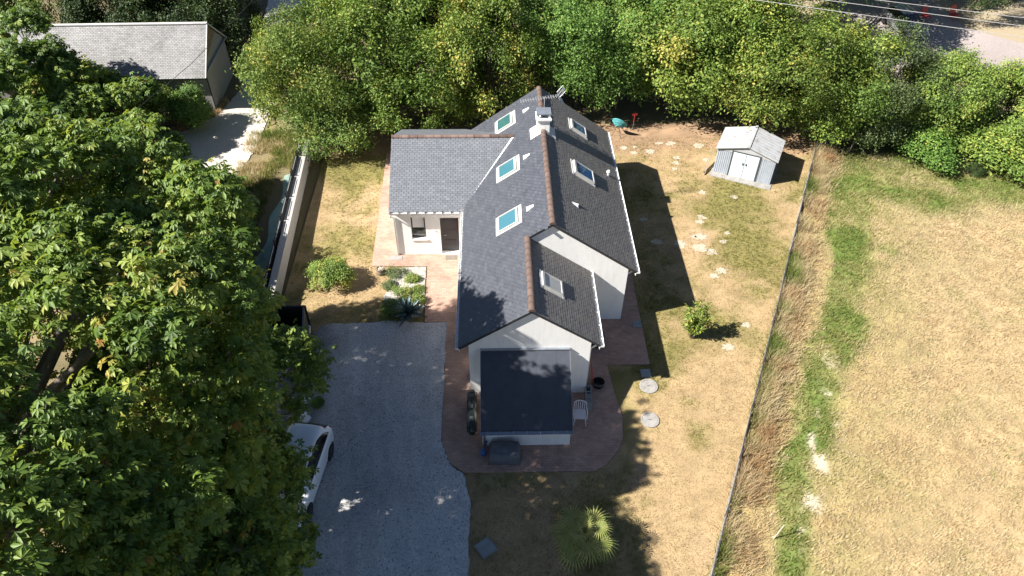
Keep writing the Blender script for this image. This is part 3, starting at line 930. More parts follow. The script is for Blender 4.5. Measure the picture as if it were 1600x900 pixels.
# ventilation cowls: small white wedges
def vent(x, y, zf, sgn, s=.12):
    vd = Vector((sgn, 0, S)).normalized(); ud = Vector((0, 1, 0)); nd = Vector((-sgn*S, 0, 1)).normalized()
    c = Vector((x, y, zf(x)))+nd*.03
    mb = MB()
    mb.add([c-vd*s-ud*s, c-vd*s+ud*s, c+vd*s*1.5, c-vd*s*.9+nd*s*.75],
           [(0, 1, 2), (0, 3, 1), (1, 3, 2), (2, 3, 0)])
    mb.add([c-vd*(s+.05)-ud*(s+.04)+nd*.002, c-vd*(s+.05)+ud*(s+.04)+nd*.002, c+vd*s*1.6+ud*.06+nd*.002, c+vd*s*1.6-ud*.06+nd*.002], [(0, 1, 2, 3)])
    mb.build('roof_vent', M['pvc'], roof_o)
vent(1.50, 28.40, zleft, 1); vent(1.50, 24.55, zleft, 1); vent(1.62, 32.35, zleft, 1); vent(3.45, 25.05, zright, -1, .12)
MB().tube([(5.52, 29.25, zright(5.52)), (5.52, 29.25, zright(5.52)+.22)], .055, 10).tube([(5.52, 29.25, zright(5.52)+.22), (5.52, 29.25, zright(5.52)+.30)], [.10, .06], 10).build('vent_pipe', M['pvc'], roof_o)

# chimney and aerial
CY = 29.95
ch = MB()
ch.box((XR-.29, CY-.30, ZR-.35), (XR+.29, CY+.30, ZR+.55))
cho = ch.build('chimney', M['render'], house, bevel=.01)
MB().box((XR-.36, CY-.37, ZR+.55), (XR+.36, CY+.37, ZR+.63)).build('crown_slab', M['render'], cho)
for dx in (-.26, .26):
    for dy in (-.24, .24):
        MB().box((XR+dx-.05, CY+dy-.05, ZR+.63), (XR+dx+.05, CY+dy+.05, ZR+.82)).build('cap_post', M['render'], cho)
MB().box((XR-.34, CY-.32, ZR+.82), (XR+.34, CY+.32, ZR+.87)).build('cap', M['zinc'], cho)
MB().tube([(XR, CY, ZR+.6), (XR, CY, ZR+.86)], .13, 14).build('flue', M['black_gloss'], cho)
fl = MB()
for sg, zf in ((-1, zleft), (1, zright)):
    for k in range(3):
        x0_ = XR+sg*(.36+k*.001); x1_ = XR+sg*.58
    fl.add([(XR+sg*.10, CY-.48, zf(XR+sg*.10)+.055), (XR+sg*.60, CY-.48, zf(XR+sg*.60)+.055), (XR+sg*.60, CY+.46, zf(XR+sg*.60)+.055), (XR+sg*.10, CY+.46, zf(XR+sg*.10)+.055)], [(0, 1, 2, 3)])
fl.build('flashing', M['lead'], cho)
an = MB()
mx_, my_ = XR+.05, CY+.42
zt_ = ZR+1.25
an.tube([(mx_, my_, ZR-.1), (mx_, my_, zt_+.1)], .022, 8)
b0, b1 = Vector((XR-1.05, my_-.12, zt_-.05)), Vector((XR+.95, my_+.25, zt_+.05))
an.tube([b0, b1], .013, 6)
bd = (b1-b0).normalized(); pe = Vector((-bd.y, bd.x, 0)).normalized()
for k in range(15):
    p = b0+(b1-b0)*(k/14*.82)
    an.tube([p-pe*.15, p+pe*.15], .009, 5)
    an.tube([p-Vector((0, 0, .09)), p+Vector((0, 0, .09))], .008, 5)
for sgn_ in (-1, 1):
    q0 = b0+(b1-b0)*.84
    q1 = b1+Vector((0, 0, sgn_*.34))
    an.tube([q0, q1], .012, 6)
    for k in range(6):
        t = .2+.8*k/5
        c = q0+(q1-q0)*t
        an.tube([c-pe*.26, c+pe*.26], .009, 5)
    an.tube([q0-pe*.26+(q1-q0)*.2, q1-pe*.26], .008, 5); an.tube([q0+pe*.26+(q1-q0)*.2, q1+pe*.26], .008, 5)
an.build('aerial', M['steel'], house)

# lean-to store on the garage gable
LX0, LX1, LY0, LY1, LZ0, LZ1 = -.598, 2.835, YF+.047, 16.0, 2.834, 1.138
zl_ = lambda y: LZ1+(LZ0-LZ1)*(y-LY1)/(LY0-LY1)
mb = MB()
mb.prism([(LX0+.04, LY1+.14, 0), (LX0+.04, LY0, 0), (LX0+.04, LY0, zl_(LY0)-.08), (LX0+.04, LY1+.14, zl_(LY1+.14)-.08)], (LX1-LX0-.08, 0, 0))
mb.build('store_wall', M['render'], house)
mb = MB()
mb.prism([(LX0, LY1+.05, zl_(LY1+.05)), (LX0, LY0, zl_(LY0)), (LX0, LY0, zl_(LY0)-.07), (LX0, LY1+.05, zl_(LY1+.05)-.07)], (LX1-LX0, 0, 0))
sro = mb.build('store_roof', M['membrane'], house)
mb = MB()
strip(mb, (LX0-.01, LY0-.05, zl_(LY0)+.0), (LX1+.01, LY0-.05, zl_(LY0)+.0), .10, .05)
mb.build('flashing', M['zinc'], sro)
for x in (LX0-.006, LX1+.006):
    mb = MB(); strip(mb, (x, LY1+.05, zl_(LY1+.05)-.02), (x, LY0-.1, zl_(LY0-.1)-.02), .012, .11)
    mb.build('edge_trim', M['zinc'], sro)
for k in range(4):
    sm = MB(); xk = LX0+(LX1-LX0)*(k+.62)/4.3
    strip(sm, (xk, LY1+.08, zl_(LY1+.08)+.003), (xk, LY0-.1, zl_(LY0-.1)+.003), .05, .008); sm.build('seam', M['membrane'], sro)
gs = gutter((LX0-.03, LY1-.035, LZ1-.02), (LX1+.03, LY1-.035, LZ1-.02), .08, M['zinc'], house, brackets=7)
MB().box((LX0, LY1+.055, LZ1-.16), (LX1, LY1+.08, LZ1-.05)).build('fascia', M['zinc'], house)
downpipe([(LX0+.12, LY1-.03, LZ1-.08), (LX0+.12, LY1+.04, LZ1-.3), (LX0+.12, LY1+.06, .06)], M['zinc'], .045)

# ------------------------------------------------------------------ foliage
def np_leaf(n_leaf, pos, nrm, size, tint, rr, template, tpl_faces, droop=.35):
    """place template (k,3) at pos with normal nrm; template x along leaf, z normal"""
    a = rr.normal(size=(n_leaf, 3))
    a[:, 2] -= droop
    t = a-nrm*(a*nrm).sum(1)[:, None]
    t /= np.linalg.norm(t, axis=1)[:, None]+1e-9
    b = np.cross(nrm, t)
    k = len(template)
    co = pos[:, None, :]+size[:, None, None]*(template[None, :, 0:1]*t[:, None, :]+template[None, :, 1:2]*b[:, None, :]+template[None, :, 2:3]*nrm[:, None, :])
    F = (np.arange(n_leaf)*k)[:, None, None]+tpl_faces[None]
    nf = len(tpl_faces)
    return co.reshape(-1, 3), F.reshape(-1, 3), np.repeat(tint, nf)
SIMPLE = np.array([(0, 0, 0), (.45, .30, .06), (1, 0, -.10), (.45, -.30, .06)], float)
SIMPLE_F = np.array([(0, 1, 2), (0, 2, 3)])
def palmate():
    v = []; f = []
    for ang, L_ in ((-92, .68), (-46, .92), (0, 1.0), (46, .92), (92, .68)):
        a = radians(ang); c, s_ = cos(a), sin(a); w_ = .185*L_+.03
        n_ = len(v)
        for (x, y, z) in ((0.03, 0, 0), (.68*L_, w_, -.08*L_), (L_, 0, -.36*L_), (.68*L_, -w_, -.08*L_)):
            v.append((x*c-y*s_, x*s_+y*c, z-.10*x*x))
        f += [(n_, n_+1, n_+2), (n_, n_+2, n_+3)]
    return np.array(v, float), np.array(f)
PALM, PALM_F = palmate()

def crown_pts(R, rr, n_pts, n_lobes, lobe, low=-.6, inner=.08, up_bias=.45, out_bias=.7, ragged=.16, boxy=2.0, lvar=.32):
    R = np.array(R, float)
    k = np.arange(n_lobes*2)+.5
    ph = np.arccos(1-2*k/(n_lobes*2)); th = pi*(1+5**.5)*k
    D = np.stack([np.cos(th)*np.sin(ph), np.sin(th)*np.sin(ph), np.cos(ph)], 1)
    D += rr.normal(0, .18, D.shape); D /= np.linalg.norm(D, axis=1)[:, None]
    D = D[D[:, 2] > low]
    if len(D) > n_lobes: D = D[rr.permutation(len(D))[:n_lobes]]
    lr = R.mean()*lobe*rr.uniform(1-lvar, 1+lvar, len(D))
    SD_ = D/((np.abs(D)**boxy).sum(1)[:, None]**(1/boxy))
    C = SD_*np.maximum(R-lr[:, None]*.9, R*.25)*(1+rr.normal(0, ragged*.6, len(D)))[:, None]
    m_ = int(n_pts*2.2)
    li = rr.choice(len(D), m_, p=lr**2/(lr**2).sum())
    d = rr.normal(size=(m_, 3)); d /= np.linalg.norm(d, axis=1)[:, None]
    d = d+D[li]*out_bias+np.array([0, 0, up_bias]); d /= np.linalg.norm(d, axis=1)[:, None]
    rad = lr[li]*(1+rr.normal(0, ragged, m_)-.15*rr.random(m_)**2)
    P = C[li]+d*rad[:, None]*np.array([1, 1, .85])
    keep = np.ones(m_, bool)
    for j in range(len(D)):
        q = np.linalg.norm(P-C[j], axis=1)
        keep &= ~((q < lr[j]*.72) & (li != j) & (rr.random(m_) > inner))
    P, d, li = P[keep][:n_pts], d[keep][:n_pts], li[keep][:n_pts]
    lt = rr.normal(0, .15, len(D))
    return P, d, lt[li], C

def crown_simple(name, seed, R, n, lobes, lobe, leaf, low=-.6, cl=5, tpl=SIMPLE, tpf=SIMPLE_F, **kw):
    rr = rng(seed)
    P, d, lt, C = crown_pts(R, rr, n//cl, lobes, lobe, low, **kw)
    ct = lt+rr.normal(0, .10, len(P))
    P = np.repeat(P, cl, 0)+rr.normal(0, leaf*1.15, (len(P)*cl, 3)); d = np.repeat(d, cl, 0); ct = np.repeat(ct, cl)
    nn = d*.55+np.array([-.32, -.10, .62])+rr.normal(0, .5, d.shape); nn /= np.linalg.norm(nn, axis=1)[:, None]
    sz = leaf*rr.uniform(.65, 1.3, len(P))
    tint = np.clip(.40+ct+rr.normal(0, .16, len(P)), 0, 1)
    co, F, tt = np_leaf(len(P), P, nn, sz, tint, rr, tpl, tpf)
    return np_mesh(name, co, F, tint=tt), C

def limbs(base, trunk_h, r0, C, rr, n=9, zoff=0):
    """trunk and limbs running to lobe centres C (local coords, crown centre at zoff)"""
    mb = MB()
    top = Vector((rr.uniform(-.15, .15), rr.uniform(-.15, .15), trunk_h))
    mb.tube([(0, 0, -.15), (0.02, 0, .15), top*.5+Vector((.06, -.04, 0)), top], [r0*1.5, r0*1.1, r0*.9, r0*.75], 10)
    idx = rr.permutation(len(C))[:n]
    for i in idx:
        e = Vector(C[i])+Vector((0, 0, zoff))
        m_ = (top*.5+e*.5)+Vector((rr.uniform(-.3, .3), rr.uniform(-.3, .3), .12*e.length*.3))
        s_ = top*rr.uniform(.75, 1.0)
        mb.tube([s_, s_*.6+m_*.4, m_, e], [r0*.55, r0*.42, r0*.3, r0*.08], 6)
    return mb

CROWNS = {}
def crown_variant(key):
    if key in CROWNS: return CROWNS[key]
    kind, i = key
    if kind == 'round':
        me, C = crown_simple('crown', 700+i, (1, 1, .95), 28000, 46, .27, .054, low=-.8, ragged=.30, cl=8, boxy=2.6, lvar=.5)
    elif kind == 'loose':
        me, C = crown_simple('crown', 720+i, (1, 1, 1.0), 23000, 48, .25, .052, low=-.8, ragged=.36, cl=8, boxy=2.4, lvar=.55)
    elif kind == 'fine':
        me, C = crown_simple('crown', 740+i, (1, 1, .95), 34000, 46, .26, .042, low=-.8, ragged=.32, cl=9, boxy=2.6, lvar=.5)
    elif kind == 'shrub':
        me, C = crown_simple('crown', 760+i, (1, 1, .9), 9000, 14, .42, .085, low=-.35, ragged=.22)
    CROWNS[key] = (me, C)
    return CROWNS[key]
def tree(x, y, zc, R, kind, leaf, label, name='broadleaf_tree', group='trees of the boundary hedge', bark='bark', z0=-.06, rz=None, n_limb=9):
    me, C = crown_variant(kind)
    rr = rng(int(abs(x*131+y*17))+3)
    t = empty(name, (x, y, z0), 0, label, 'tree', group)
    rz = rr.uniform(0, 2*pi) if rz is None else rz
    c = bpy.data.objects.new('crown', me)
    COL.objects.link(c); c.parent = t
    c.location = (0, 0, zc-z0); c.scale = R; c.rotation_euler = (0, 0, rz)
    if not me.materials: me.materials.append(None)
    c.material_slots[0].link = 'OBJECT'; c.material_slots[0].material = LEAF[leaf]
    ca_, sa_ = cos(rz), sin(rz)
    Cs = np.stack([(C[:, 0]*R[0]*ca_-C[:, 1]*R[1]*sa_), (C[:, 0]*R[0]*sa_+C[:, 1]*R[1]*ca_), C[:, 2]*R[2]], 1)
    mb = limbs((0, 0, 0), max(.4, (zc-z0)-R[2]*.55), .05+.028*R[0], Cs, rr, n_limb, zc-z0)
    mb.build('trunk', M[bark], t, smooth=True)
    return t
HEDGE = [
 # x, y, zc, (rx,ry,rz), kind, leaf, label
 (-10.9, 38.2, 3.8, (2.5, 2.4, 3.2), ('loose', 0), 'yellow', 'loose yellow flecked tree at the lane end of the hedge'),
 (-12.6, 42.0, 2.9, (1.7, 2.2, 2.6), ('loose', 1), 'yellow', 'thin pale tree leaning over the lane by the barn'),
 (-9.2, 36.9, 2.1, (2.2, 1.9, 2.1), ('loose', 1), 'green', 'low green tree hanging over the end of the garden wall'),
 (-7.8, 40.0, 4.1, (3.1, 3.0, 3.4), ('round', 0), 'green', 'rounded green tree second from the lane in the hedge'),
 (-4.0, 38.4, 3.0, (2.9, 2.4, 2.8), ('round', 1), 'green', 'dense green tree directly behind the wing roof ridge'),
 (-0.6, 39.6, 4.2, (3.0, 2.7, 3.5), ('loose', 2), 'yellow', 'yellow brown tree left of the main roof gable tip'),
 (-3.6, 44.4, 4.7, (3.5, 3.2, 3.6), ('round', 2), 'green', 'tall green tree behind the wing, in the second row'),
 (1.6, 44.0, 4.7, (3.3, 3.1, 3.6), ('fine', 0), 'green', 'fine leaved green tree straight behind the ridge aerial'),
 (5.2, 41.6, 4.3, (3.3, 3.0, 3.5), ('fine', 1), 'fresh', 'bright green tree right of the main roof gable tip'),
 (7.8, 41.6, 3.9, (2.8, 2.2, 2.9), ('round', 0), 'fresh', 'broad green tree above the teal garden chair'),
 (10.9, 40.8, 4.2, (3.3, 2.7, 3.4), ('round', 1), 'lime', 'light green tree left of the metal shed'),
 (14.2, 41.0, 4.3, (3.3, 2.9, 3.6), ('round', 2), 'lime', 'light green tree behind the left side of the shed'),
 (16.6, 38.3, 3.9, (3.2, 2.5, 3.2), ('loose', 0), 'yellow', 'yellow speckled tree overhanging the metal shed roof'),
 (19.6, 38.3, 3.4, (2.9, 2.5, 3.0), ('round', 0), 'lime', 'yellow green tree at the far end of the wire fence'),
 (23.2, 38.5, 3.0, (2.9, 2.5, 2.9), ('fine', 2), 'grey', 'grey green feathery tree past the end of the fence'),
 (26.6, 38.3, 2.4, (2.6, 2.3, 2.5), ('round', 1), 'lime', 'bushy light green tree in front of the asphalt yard'),
 (29.7, 37.2, 2.0, (2.5, 2.2, 2.2), ('round', 2), 'lime', 'low bushy tree at the right edge of the hedge'),
 (33.0, 38.0, 1.9, (2.6, 2.2, 2.0), ('loose', 1), 'yellow', 'yellow bushy tree at the extreme right of the hedge'),
 (9.0, 46.2, 4.6, (3.4, 3.0, 3.4), ('round', 2), 'green', 'mid green tree in the second row behind the bright one'),
 (5.6, 48.0, 4.4, (3.2, 3.0, 3.3), ('fine', 0), 'green', 'green tree at the top edge right of the ridge'),
 (13.8, 48.4, 3.8, (3.5, 3.0, 3.2), ('round', 1), 'dark', 'dark green tree at the top edge above the shed'),
 (18.0, 51.0, 3.0, (3.2, 2.6, 3.0), ('fine', 1), 'dark', 'dark tree at the top edge under the power lines'),
 (-1.8, 49.0, 4.6, (3.5, 3.0, 3.4), ('loose', 2), 'yellow', 'ochre tree at the top edge behind the second row'),
 (-7.6, 46.2, 4.4, (3.2, 3.0, 3.3), ('fine', 2), 'green', 'green tree at the top edge beside the concrete pole'),
 (22.9, 42.0, 2.2, (1.6, 1.5, 2.0), ('loose', 0), 'lime', 'small yellow green tree between hedge and asphalt yard'),
]
for h in HEDGE:
    h = list(h); h[3] = (h[3][0]*1.04, h[3][1]*1.0, h[3][2]*1.02); tree(*h)
# thickets low at the foot of the hedge
for (x, y, zc, R, leaf, lab) in [
 (25.0, 36.0, .8, (2.3, 1.5, 1.1), 'fresh', 'green bramble mound at the top of the field'),
 (28.8, 34.9, .9, (2.4, 1.6, 1.3), 'lime', 'light green bramble mound at the right of the field top'),
 (31.8, 33.6, .9, (2.2, 1.7, 1.2), 'green', 'bramble mound at the right edge of the field'),
 (22.3, 37.2, .8, (1.5, 1.1, 1.0), 'green', 'small green thicket beyond the end of the fence'),
 (27.3, 33.9, .25, (.5, .45, .4), 'dark', 'small dark green weed clump at the top of the field'),
 (-18.1, 39.4, 1.1, (1.1, 1.1, 1.5), 'fresh', 'bright green bush in front of the old barn'),
 (-19.4, 39.3, 1.2, (1.2, 1.1, 1.4), 'green', 'green bush against the front of the old barn'),
 (-7.2, 18.2, .18, (.26, .24, .28), 'fresh', 'small green weed beside the white car')]:
    me, C = crown_variant(('shrub', int(x) % 3))
    t = empty('shrub', (x, y, 0), 0, lab, 'shrub')
    c = bpy.data.objects.new('foliage', me); COL.objects.link(c); c.parent = t
    c.location = (0, 0, zc); c.scale = R; c.rotation_euler = (0, 0, x*1.7)
    if not me.materials: me.materials.append(None)
    c.material_slots[0].link = 'OBJECT'; c.material_slots[0].material = LEAF[leaf]
    mb = MB()
    rr = rng(int(abs(x)*10))
    for k in range(7):
        a = k*.9; mb.tube([(0.05*cos(a), .05*sin(a), -.05), (.3*R[0]*cos(a), .3*R[1]*sin(a), zc*.6), (.55*R[0]*cos(a+.3), .55*R[1]*sin(a+.3), zc+.2*R[2])], [.03, .022, .008], 5)
    mb.build('stem', M['bark'], t)
# trees behind the barn and top right
for (x, y, zc, R, kind, leaf, lab) in [
 (-30.0, 48.8, 2.9, (3.8, 2.6, 4.0), ('fine', 0), 'green', 'green tree behind the left end of the old barn'),
 (-25.5, 49.2, 2.9, (3.4, 2.6, 4.0), ('fine', 1), 'dark', 'dark tree behind the middle of the old barn'),
 (-21.8, 49.3, 2.7, (2.9, 2.6, 3.7), ('round', 0), 'dark', 'dark tree behind the right half of the old barn'),
 (-19.0, 49.8, 2.4, (2.0, 2.8, 3.0), ('round', 2), 'dark', 'dark tree between the old barn and the lane'),
 (-35.0, 48.0, 3.4, (4.0, 3.4, 4.4), ('round', 1), 'green', 'green tree at the top left corner'),
 (24.4, 52.0, 5.6, (5.0, 4.2, 2.9), ('round', 1), 'fresh', 'tree shading the grey car in the asphalt yard'),
 (-27.5, 53.8, 4.0, (4.0, 2.6, 4.4), ('fine', 2), 'dark', 'dark tree at the top edge behind the barn trees'),
 (-22.5, 54.5, 4.0, (4.0, 2.6, 4.4), ('round', 1), 'dark', 'dark tree at the top edge left of the lane'),
 (37.8, 56.0, 3.6, (3.0, 2.6, 3.2), ('fine', 2), 'dark', 'dark tree at the top right corner'),
 (32.5, 60.0, 4.2, (4.2, 2.6, 3.6), ('round', 0), 'green', 'wide tree at the top edge behind the asphalt yard'),
 (25.0, 59.5, 4.0, (4.2, 2.6, 3.8), ('round', 2), 'green', 'tree at the top edge left of the asphalt yard'),
 ]:
    tree(x, y, zc, R, kind, leaf, lab, group='trees beyond the hedge')

# horse chestnuts
def chestnut(loc, zc, R, n, seed, label, lobes, lobe, leaf, low=-.72, trunk_r=.35, n_limb=16, ragged=.18):
    rr = rng(seed)
    cl = 7
    P, d, lt, C = crown_pts(R, rr, n//cl, lobes, lobe, low, inner=.10, up_bias=.65, out_bias=.6, ragged=ragged, boxy=2.7, lvar=.45)
    ct = lt+rr.normal(0, .12, len(P))
    # twig tips carry whorls of compound leaves
    Pr = np.repeat(P, cl, 0); dr = np.repeat(d, cl, 0)
    off = rr.normal(size=Pr.shape); off -= dr*(off*dr).sum(1)[:, None]
    off /= np.linalg.norm(off, axis=1)[:, None]+1e-9
    Pr = Pr+off*(leaf*rr.uniform(.25, .75, len(Pr)))[:, None]+dr*rr.normal(0, leaf*.35, len(Pr))[:, None]
    nn = dr*.40+off*.35+np.array([-.30, -.08, .72])+rr.normal(0, .28, dr.shape); nn /= np.linalg.norm(nn, axis=1)[:, None]
    sz = leaf*np.clip(rr.lognormal(-.62, .25, len(Pr)), .3, .95)
    tint = np.clip(.42+np.repeat(ct, cl)+rr.normal(0, .13, len(Pr)), 0, .96)
    tint[rr.random(len(Pr)) < .003] = 1.0
    # leaf direction follows the whorl offset
    t = off+rr.normal(0, .35, off.shape); t[:, 2] -= .25
    t -= nn*(t*nn).sum(1)[:, None]; t /= np.linalg.norm(t, axis=1)[:, None]+1e-9
    b = np.cross(nn, t)
    T_ = PALM
    co = Pr[:, None, :]+sz[:, None, None]*(T_[None, :, 0:1]*t[:, None, :]+T_[None, :, 1:2]*b[:, None, :]+T_[None, :, 2:3]*nn[:, None, :])
    F = (np.arange(len(Pr))*len(T_))[:, None, None]+PALM_F[None]
    e = empty('chestnut_tree', (loc[0], loc[1], -.06), 0, label, 'tree', 'horse chestnut trees on the left')
    me = np_mesh('crown', co.reshape(-1, 3), F.reshape(-1, 3), tint=np.repeat(tint, len(PALM_F)))
    c = link('crown', me, LEAF['chestnut'], e); c.location = (0, 0, zc)
    mb = limbs((0, 0, 0), max(.6, zc-R[2]*.45), trunk_r, C, rr, n_limb, zc)
    tw = rr.permutation(len(P))[:len(P)//6]
    for i in tw:
        p1 = Vector(P[i])+Vector((0, 0, zc)); p0 = p1-Vector(d[i])*rr.uniform(.5, 1.0)-Vector((0, 0, .25))
        mb.tube([p0, p1], [.022, .009], 4, caps=False)
    mb.build('trunk', M['bark_pale'], e, smooth=True)
    return e
chestnut((-9.95, 10.2), 4.6, (4.2, 7.2, 3.5), 22000, 908, 'low leafy chestnut half covering the white car', 46, .24, .34, trunk_r=.25, ragged=.14)
chestnut((-14.1, 10.8), 8.7, (7.2, 9.8, 5.4), 66000, 901, 'huge tall horse chestnut whose shade covers the driveway', 150, .20, .34, low=-.8, trunk_r=.5, n_limb=30, ragged=.14)
chestnut((-19.2, 29.0), 2.9, (4.3, 4.0, 2.9), 20000, 902, 'low spreading chestnut in front of the lane and barn', 40, .25, .37)
chestnut((-15.1, 24.8), 1.95, (3.3, 3.9, 1.75), 11000, 903, 'smallest chestnut, drooping over the verge beside the garden wall', 26, .28, .35, trunk_r=.2)
chestnut((-27.5, 36.5), 3.8, (5.0, 4.5, 3.4), 16000, 904, 'chestnut covering the left part of the old barn', 38, .26, .42)
chestnut((-22.9, 36.7), 2.3, (3.5, 3.1, 2.5), 13000, 906, 'low chestnut before the middle of the barn eave', 28, .28, .37, trunk_r=.2)
chestnut((-25.5, 28.5), 3.4, (4.4, 4.5, 3.0), 10000, 907, 'chestnut at the left edge below the barn', 32, .27, .42)
chestnut((-33.0, 33.5), 4.8, (5.0, 5.5, 4.2), 5000, 905, 'chestnut farthest left beside the barn', 30, .3, .50)

# ------------------------------------------------------------------ garden plants
# palm
def fan_leaf(mb, base, direction, pet, rad, rr, n=20, tint=.5):
    d = Vector(direction).normalized()
    sd = d.cross(Vector((0, 0, 1)))
    sd = sd.normalized() if sd.length > 1e-3 else Vector((1, 0, 0))
    un = sd.cross(d).normalized()
    b = Vector(base); c = b+d*pet-Vector((0, 0, .05*pet)); pd = d
    mb.tube([b, (b+c)/2+un*.05, c], [.022, .016, .012], 5, tint=.35)
    d = (d*cos(-.55)+un*sin(-.55)).normalized(); un = sd.cross(d).normalized()
    for k in range(n):
        a = radians(-128+256*k/(n-1))
        u = d*cos(a)+sd*sin(a)
        L_ = rad*(.72+.28*cos(a*.6))*rr.uniform(.92, 1.05)
        side_ = (-d*sin(a)+sd*cos(a))
        w_ = L_*.036
        mid = c+u*L_*.55+un*.02
        tip = c+u*L_-Vector((0, 0, L_*rr.uniform(.12, .38)))
        tt = min(1, max(0, tint+rr.normal(0, .1)))
        mb.add([c-side_*.004, c+side_*.004, mid+side_*w_+un*.015, tip, mid-side_*w_+un*.015], [(0, 1, 2, 4), (4, 2, 3)], tt)
rr = rng(55)
palm = empty('palm_tree', (2.85, 11.75, 0), 0, 'small fan palm in the front lawn', 'tree')
tk = MB(); tk.tube([(0, 0, -.05), (0, 0, .4), (.02, 0, 1.2)], [.16, .15, .12], 12)
for k in range(60):
    a = k*2.4; z = .03+k*.019
    tk.obox((cos(a)*.15, sin(a)*.15, z), (cos(a)*.05, sin(a)*.05, .03), (-sin(a)*.03, cos(a)*.03, 0), (0, 0, .025))
tk.build('trunk', M['bark'], palm)
for k in range(19):
    a = k*2.39996+.5; e_ = 1.40-1.65*(k/18)**.8
    mb = MB()
    fan_leaf(mb, (0, 0, 1.25+.12*(1-k/18)), (cos(a)*cos(e_), sin(a)*cos(e_), sin(e_)), rr.uniform(.40, .85)*(.55+.45*min(1, k/6)), .66*rr.uniform(.75, 1.12)*(.6+.4*min(1, k/8)), rr, tint=.85-.25*k/21)
    me = bpy.data.meshes.new('frond'); me.from_pydata(mb.v, [], mb.f)
    at = me.attributes.new('tint', 'FLOAT', 'FACE'); at.data.foreach_set('value', mb.t)
    link('frond', me, M['palmleaf'], palm)

# agave
ag = empty('agave', (-3.95, 23.25, .05), 0, 'large blue green agave in the white gravel bed', 'plant')
for k in range(30):
    a = k*2.39996; t = k/29
    e_ = radians(78-66*t); L_ = .75+.35*t*rr.uniform(.8, 1.1)
    d = Vector((cos(a)*cos(e_), sin(a)*cos(e_), sin(e_))); sd = Vector((-sin(a), cos(a), 0)); un = sd.cross(d)*-1
    if un.z < 0: un = -un
    mb = MB(); vs = []; fs = []
    for i in range(6):
        s_ = i/5
        w_ = .075*(1-s_**2.2)*(.75+.6*min(1, s_*2.5)) if i < 5 else .002
        c = d*(L_*s_)-Vector((0, 0, .22*L_*t*s_*s_))+Vector((0, 0, .06))
        vs += [c-sd*w_+un*.03, c-un*.018, c+sd*w_+un*.03]
        if i:
            q = (i-1)*3
            fs += [(q, q+1, q+4, q+3), (q+1, q+2, q+5, q+4)]
    mb.add(vs, fs)
    mb.build('leaf', M['agave'], ag, smooth=True)

def bush(loc, label, R, zc, leaf, n, lsize, seed, lobes=14, lobe=.4, name='bush', stems=9, upright=False, **kw):
    e = empty(name, (loc[0], loc[1], 0), 0, label, 'bush')
    me, C = crown_simple('foliage', seed, R, n, lobes, lobe, lsize, low=-.9 if upright else -.5, **kw)
    o = link('foliage', me, LEAF[leaf], e); o.location = (0, 0, zc)
    mb = MB(); r_ = rng(seed)
    for k in range(stems):
        c = C[k % len(C)]
        mb.tube([(r_.uniform(-.08, .08), r_.uniform(-.08, .08), -.03), (c[0]*.4, c[1]*.4, zc*.5), (c[0], c[1], zc+c[2])], [.025, .018, .006], 5)
    mb.build('stem', M['bark'], e)
    return e
bush((-7.72, 25.35), 'round light green shrub on the left lawn', (.98, .85, .62), .62, 'lime', 6500, .085, 61)
# upright oleander
e = empty('oleander_shrub', (8.66, 21.65, 0), 0, 'upright pale green shrub on the right lawn', 'bush')
rr = rng(62)
mbs = MB(); Ps = []; Ds = []
for k in range(46):
    a = rr.uniform(0, 2*pi); s_ = rr.uniform(.05, .75)**1.0; h_ = rr.uniform(.95, 1.9)*(1.1-.3*s_)
    top = Vector((cos(a)*s_*.88, sin(a)*s_*.88, h_*1.12))
    mbs.tube([(cos(a)*.06, sin(a)*.06, -.02), top*.5+Vector((0, 0, .1)), top], [.014, .010, .004], 5)
    for j in range(46):
        t = rr.uniform(.25, 1.02)
        p = top*t+Vector((0, 0, .2*t*(1-t)))
        ang = rr.uniform(0, 2*pi)
        Ps.append(p[:]); Ds.append((cos(ang)*.8, sin(ang)*.8, .55))
mbs.build('stem', M['bark'], e)
Ps, Ds = np.array(Ps), np.array(Ds)
nn = np.cross(Ds, rr.normal(size=Ds.shape)); nn[:, 2] = np.abs(nn[:, 2])+.2; nn /= np.linalg.norm(nn, axis=1)[:, None]
t_ = Ds-nn*(Ds*nn).sum(1)[:, None]; t_ /= np.linalg.norm(t_, axis=1)[:, None]
b_ = np.cross(nn, t_); sz = rr.uniform(.12, .2, len(Ps))
co = Ps[:, None]+sz[:, None, None]*(SIMPLE[None, :, 0:1]*t_[:, None]+SIMPLE[None, :, 1:2]*.6*b_[:, None]+SIMPLE[None, :, 2:3]*nn[:, None])
F = (np.arange(len(Ps))*4)[:, None, None]+SIMPLE_F[None]
link('foliage', np_mesh('foliage', co.reshape(-1, 3), F.reshape(-1, 3), tint=np.repeat(np.clip(rr.normal(.6, .2, len(Ps)), 0, 1), 2)), LEAF['lime'], e)
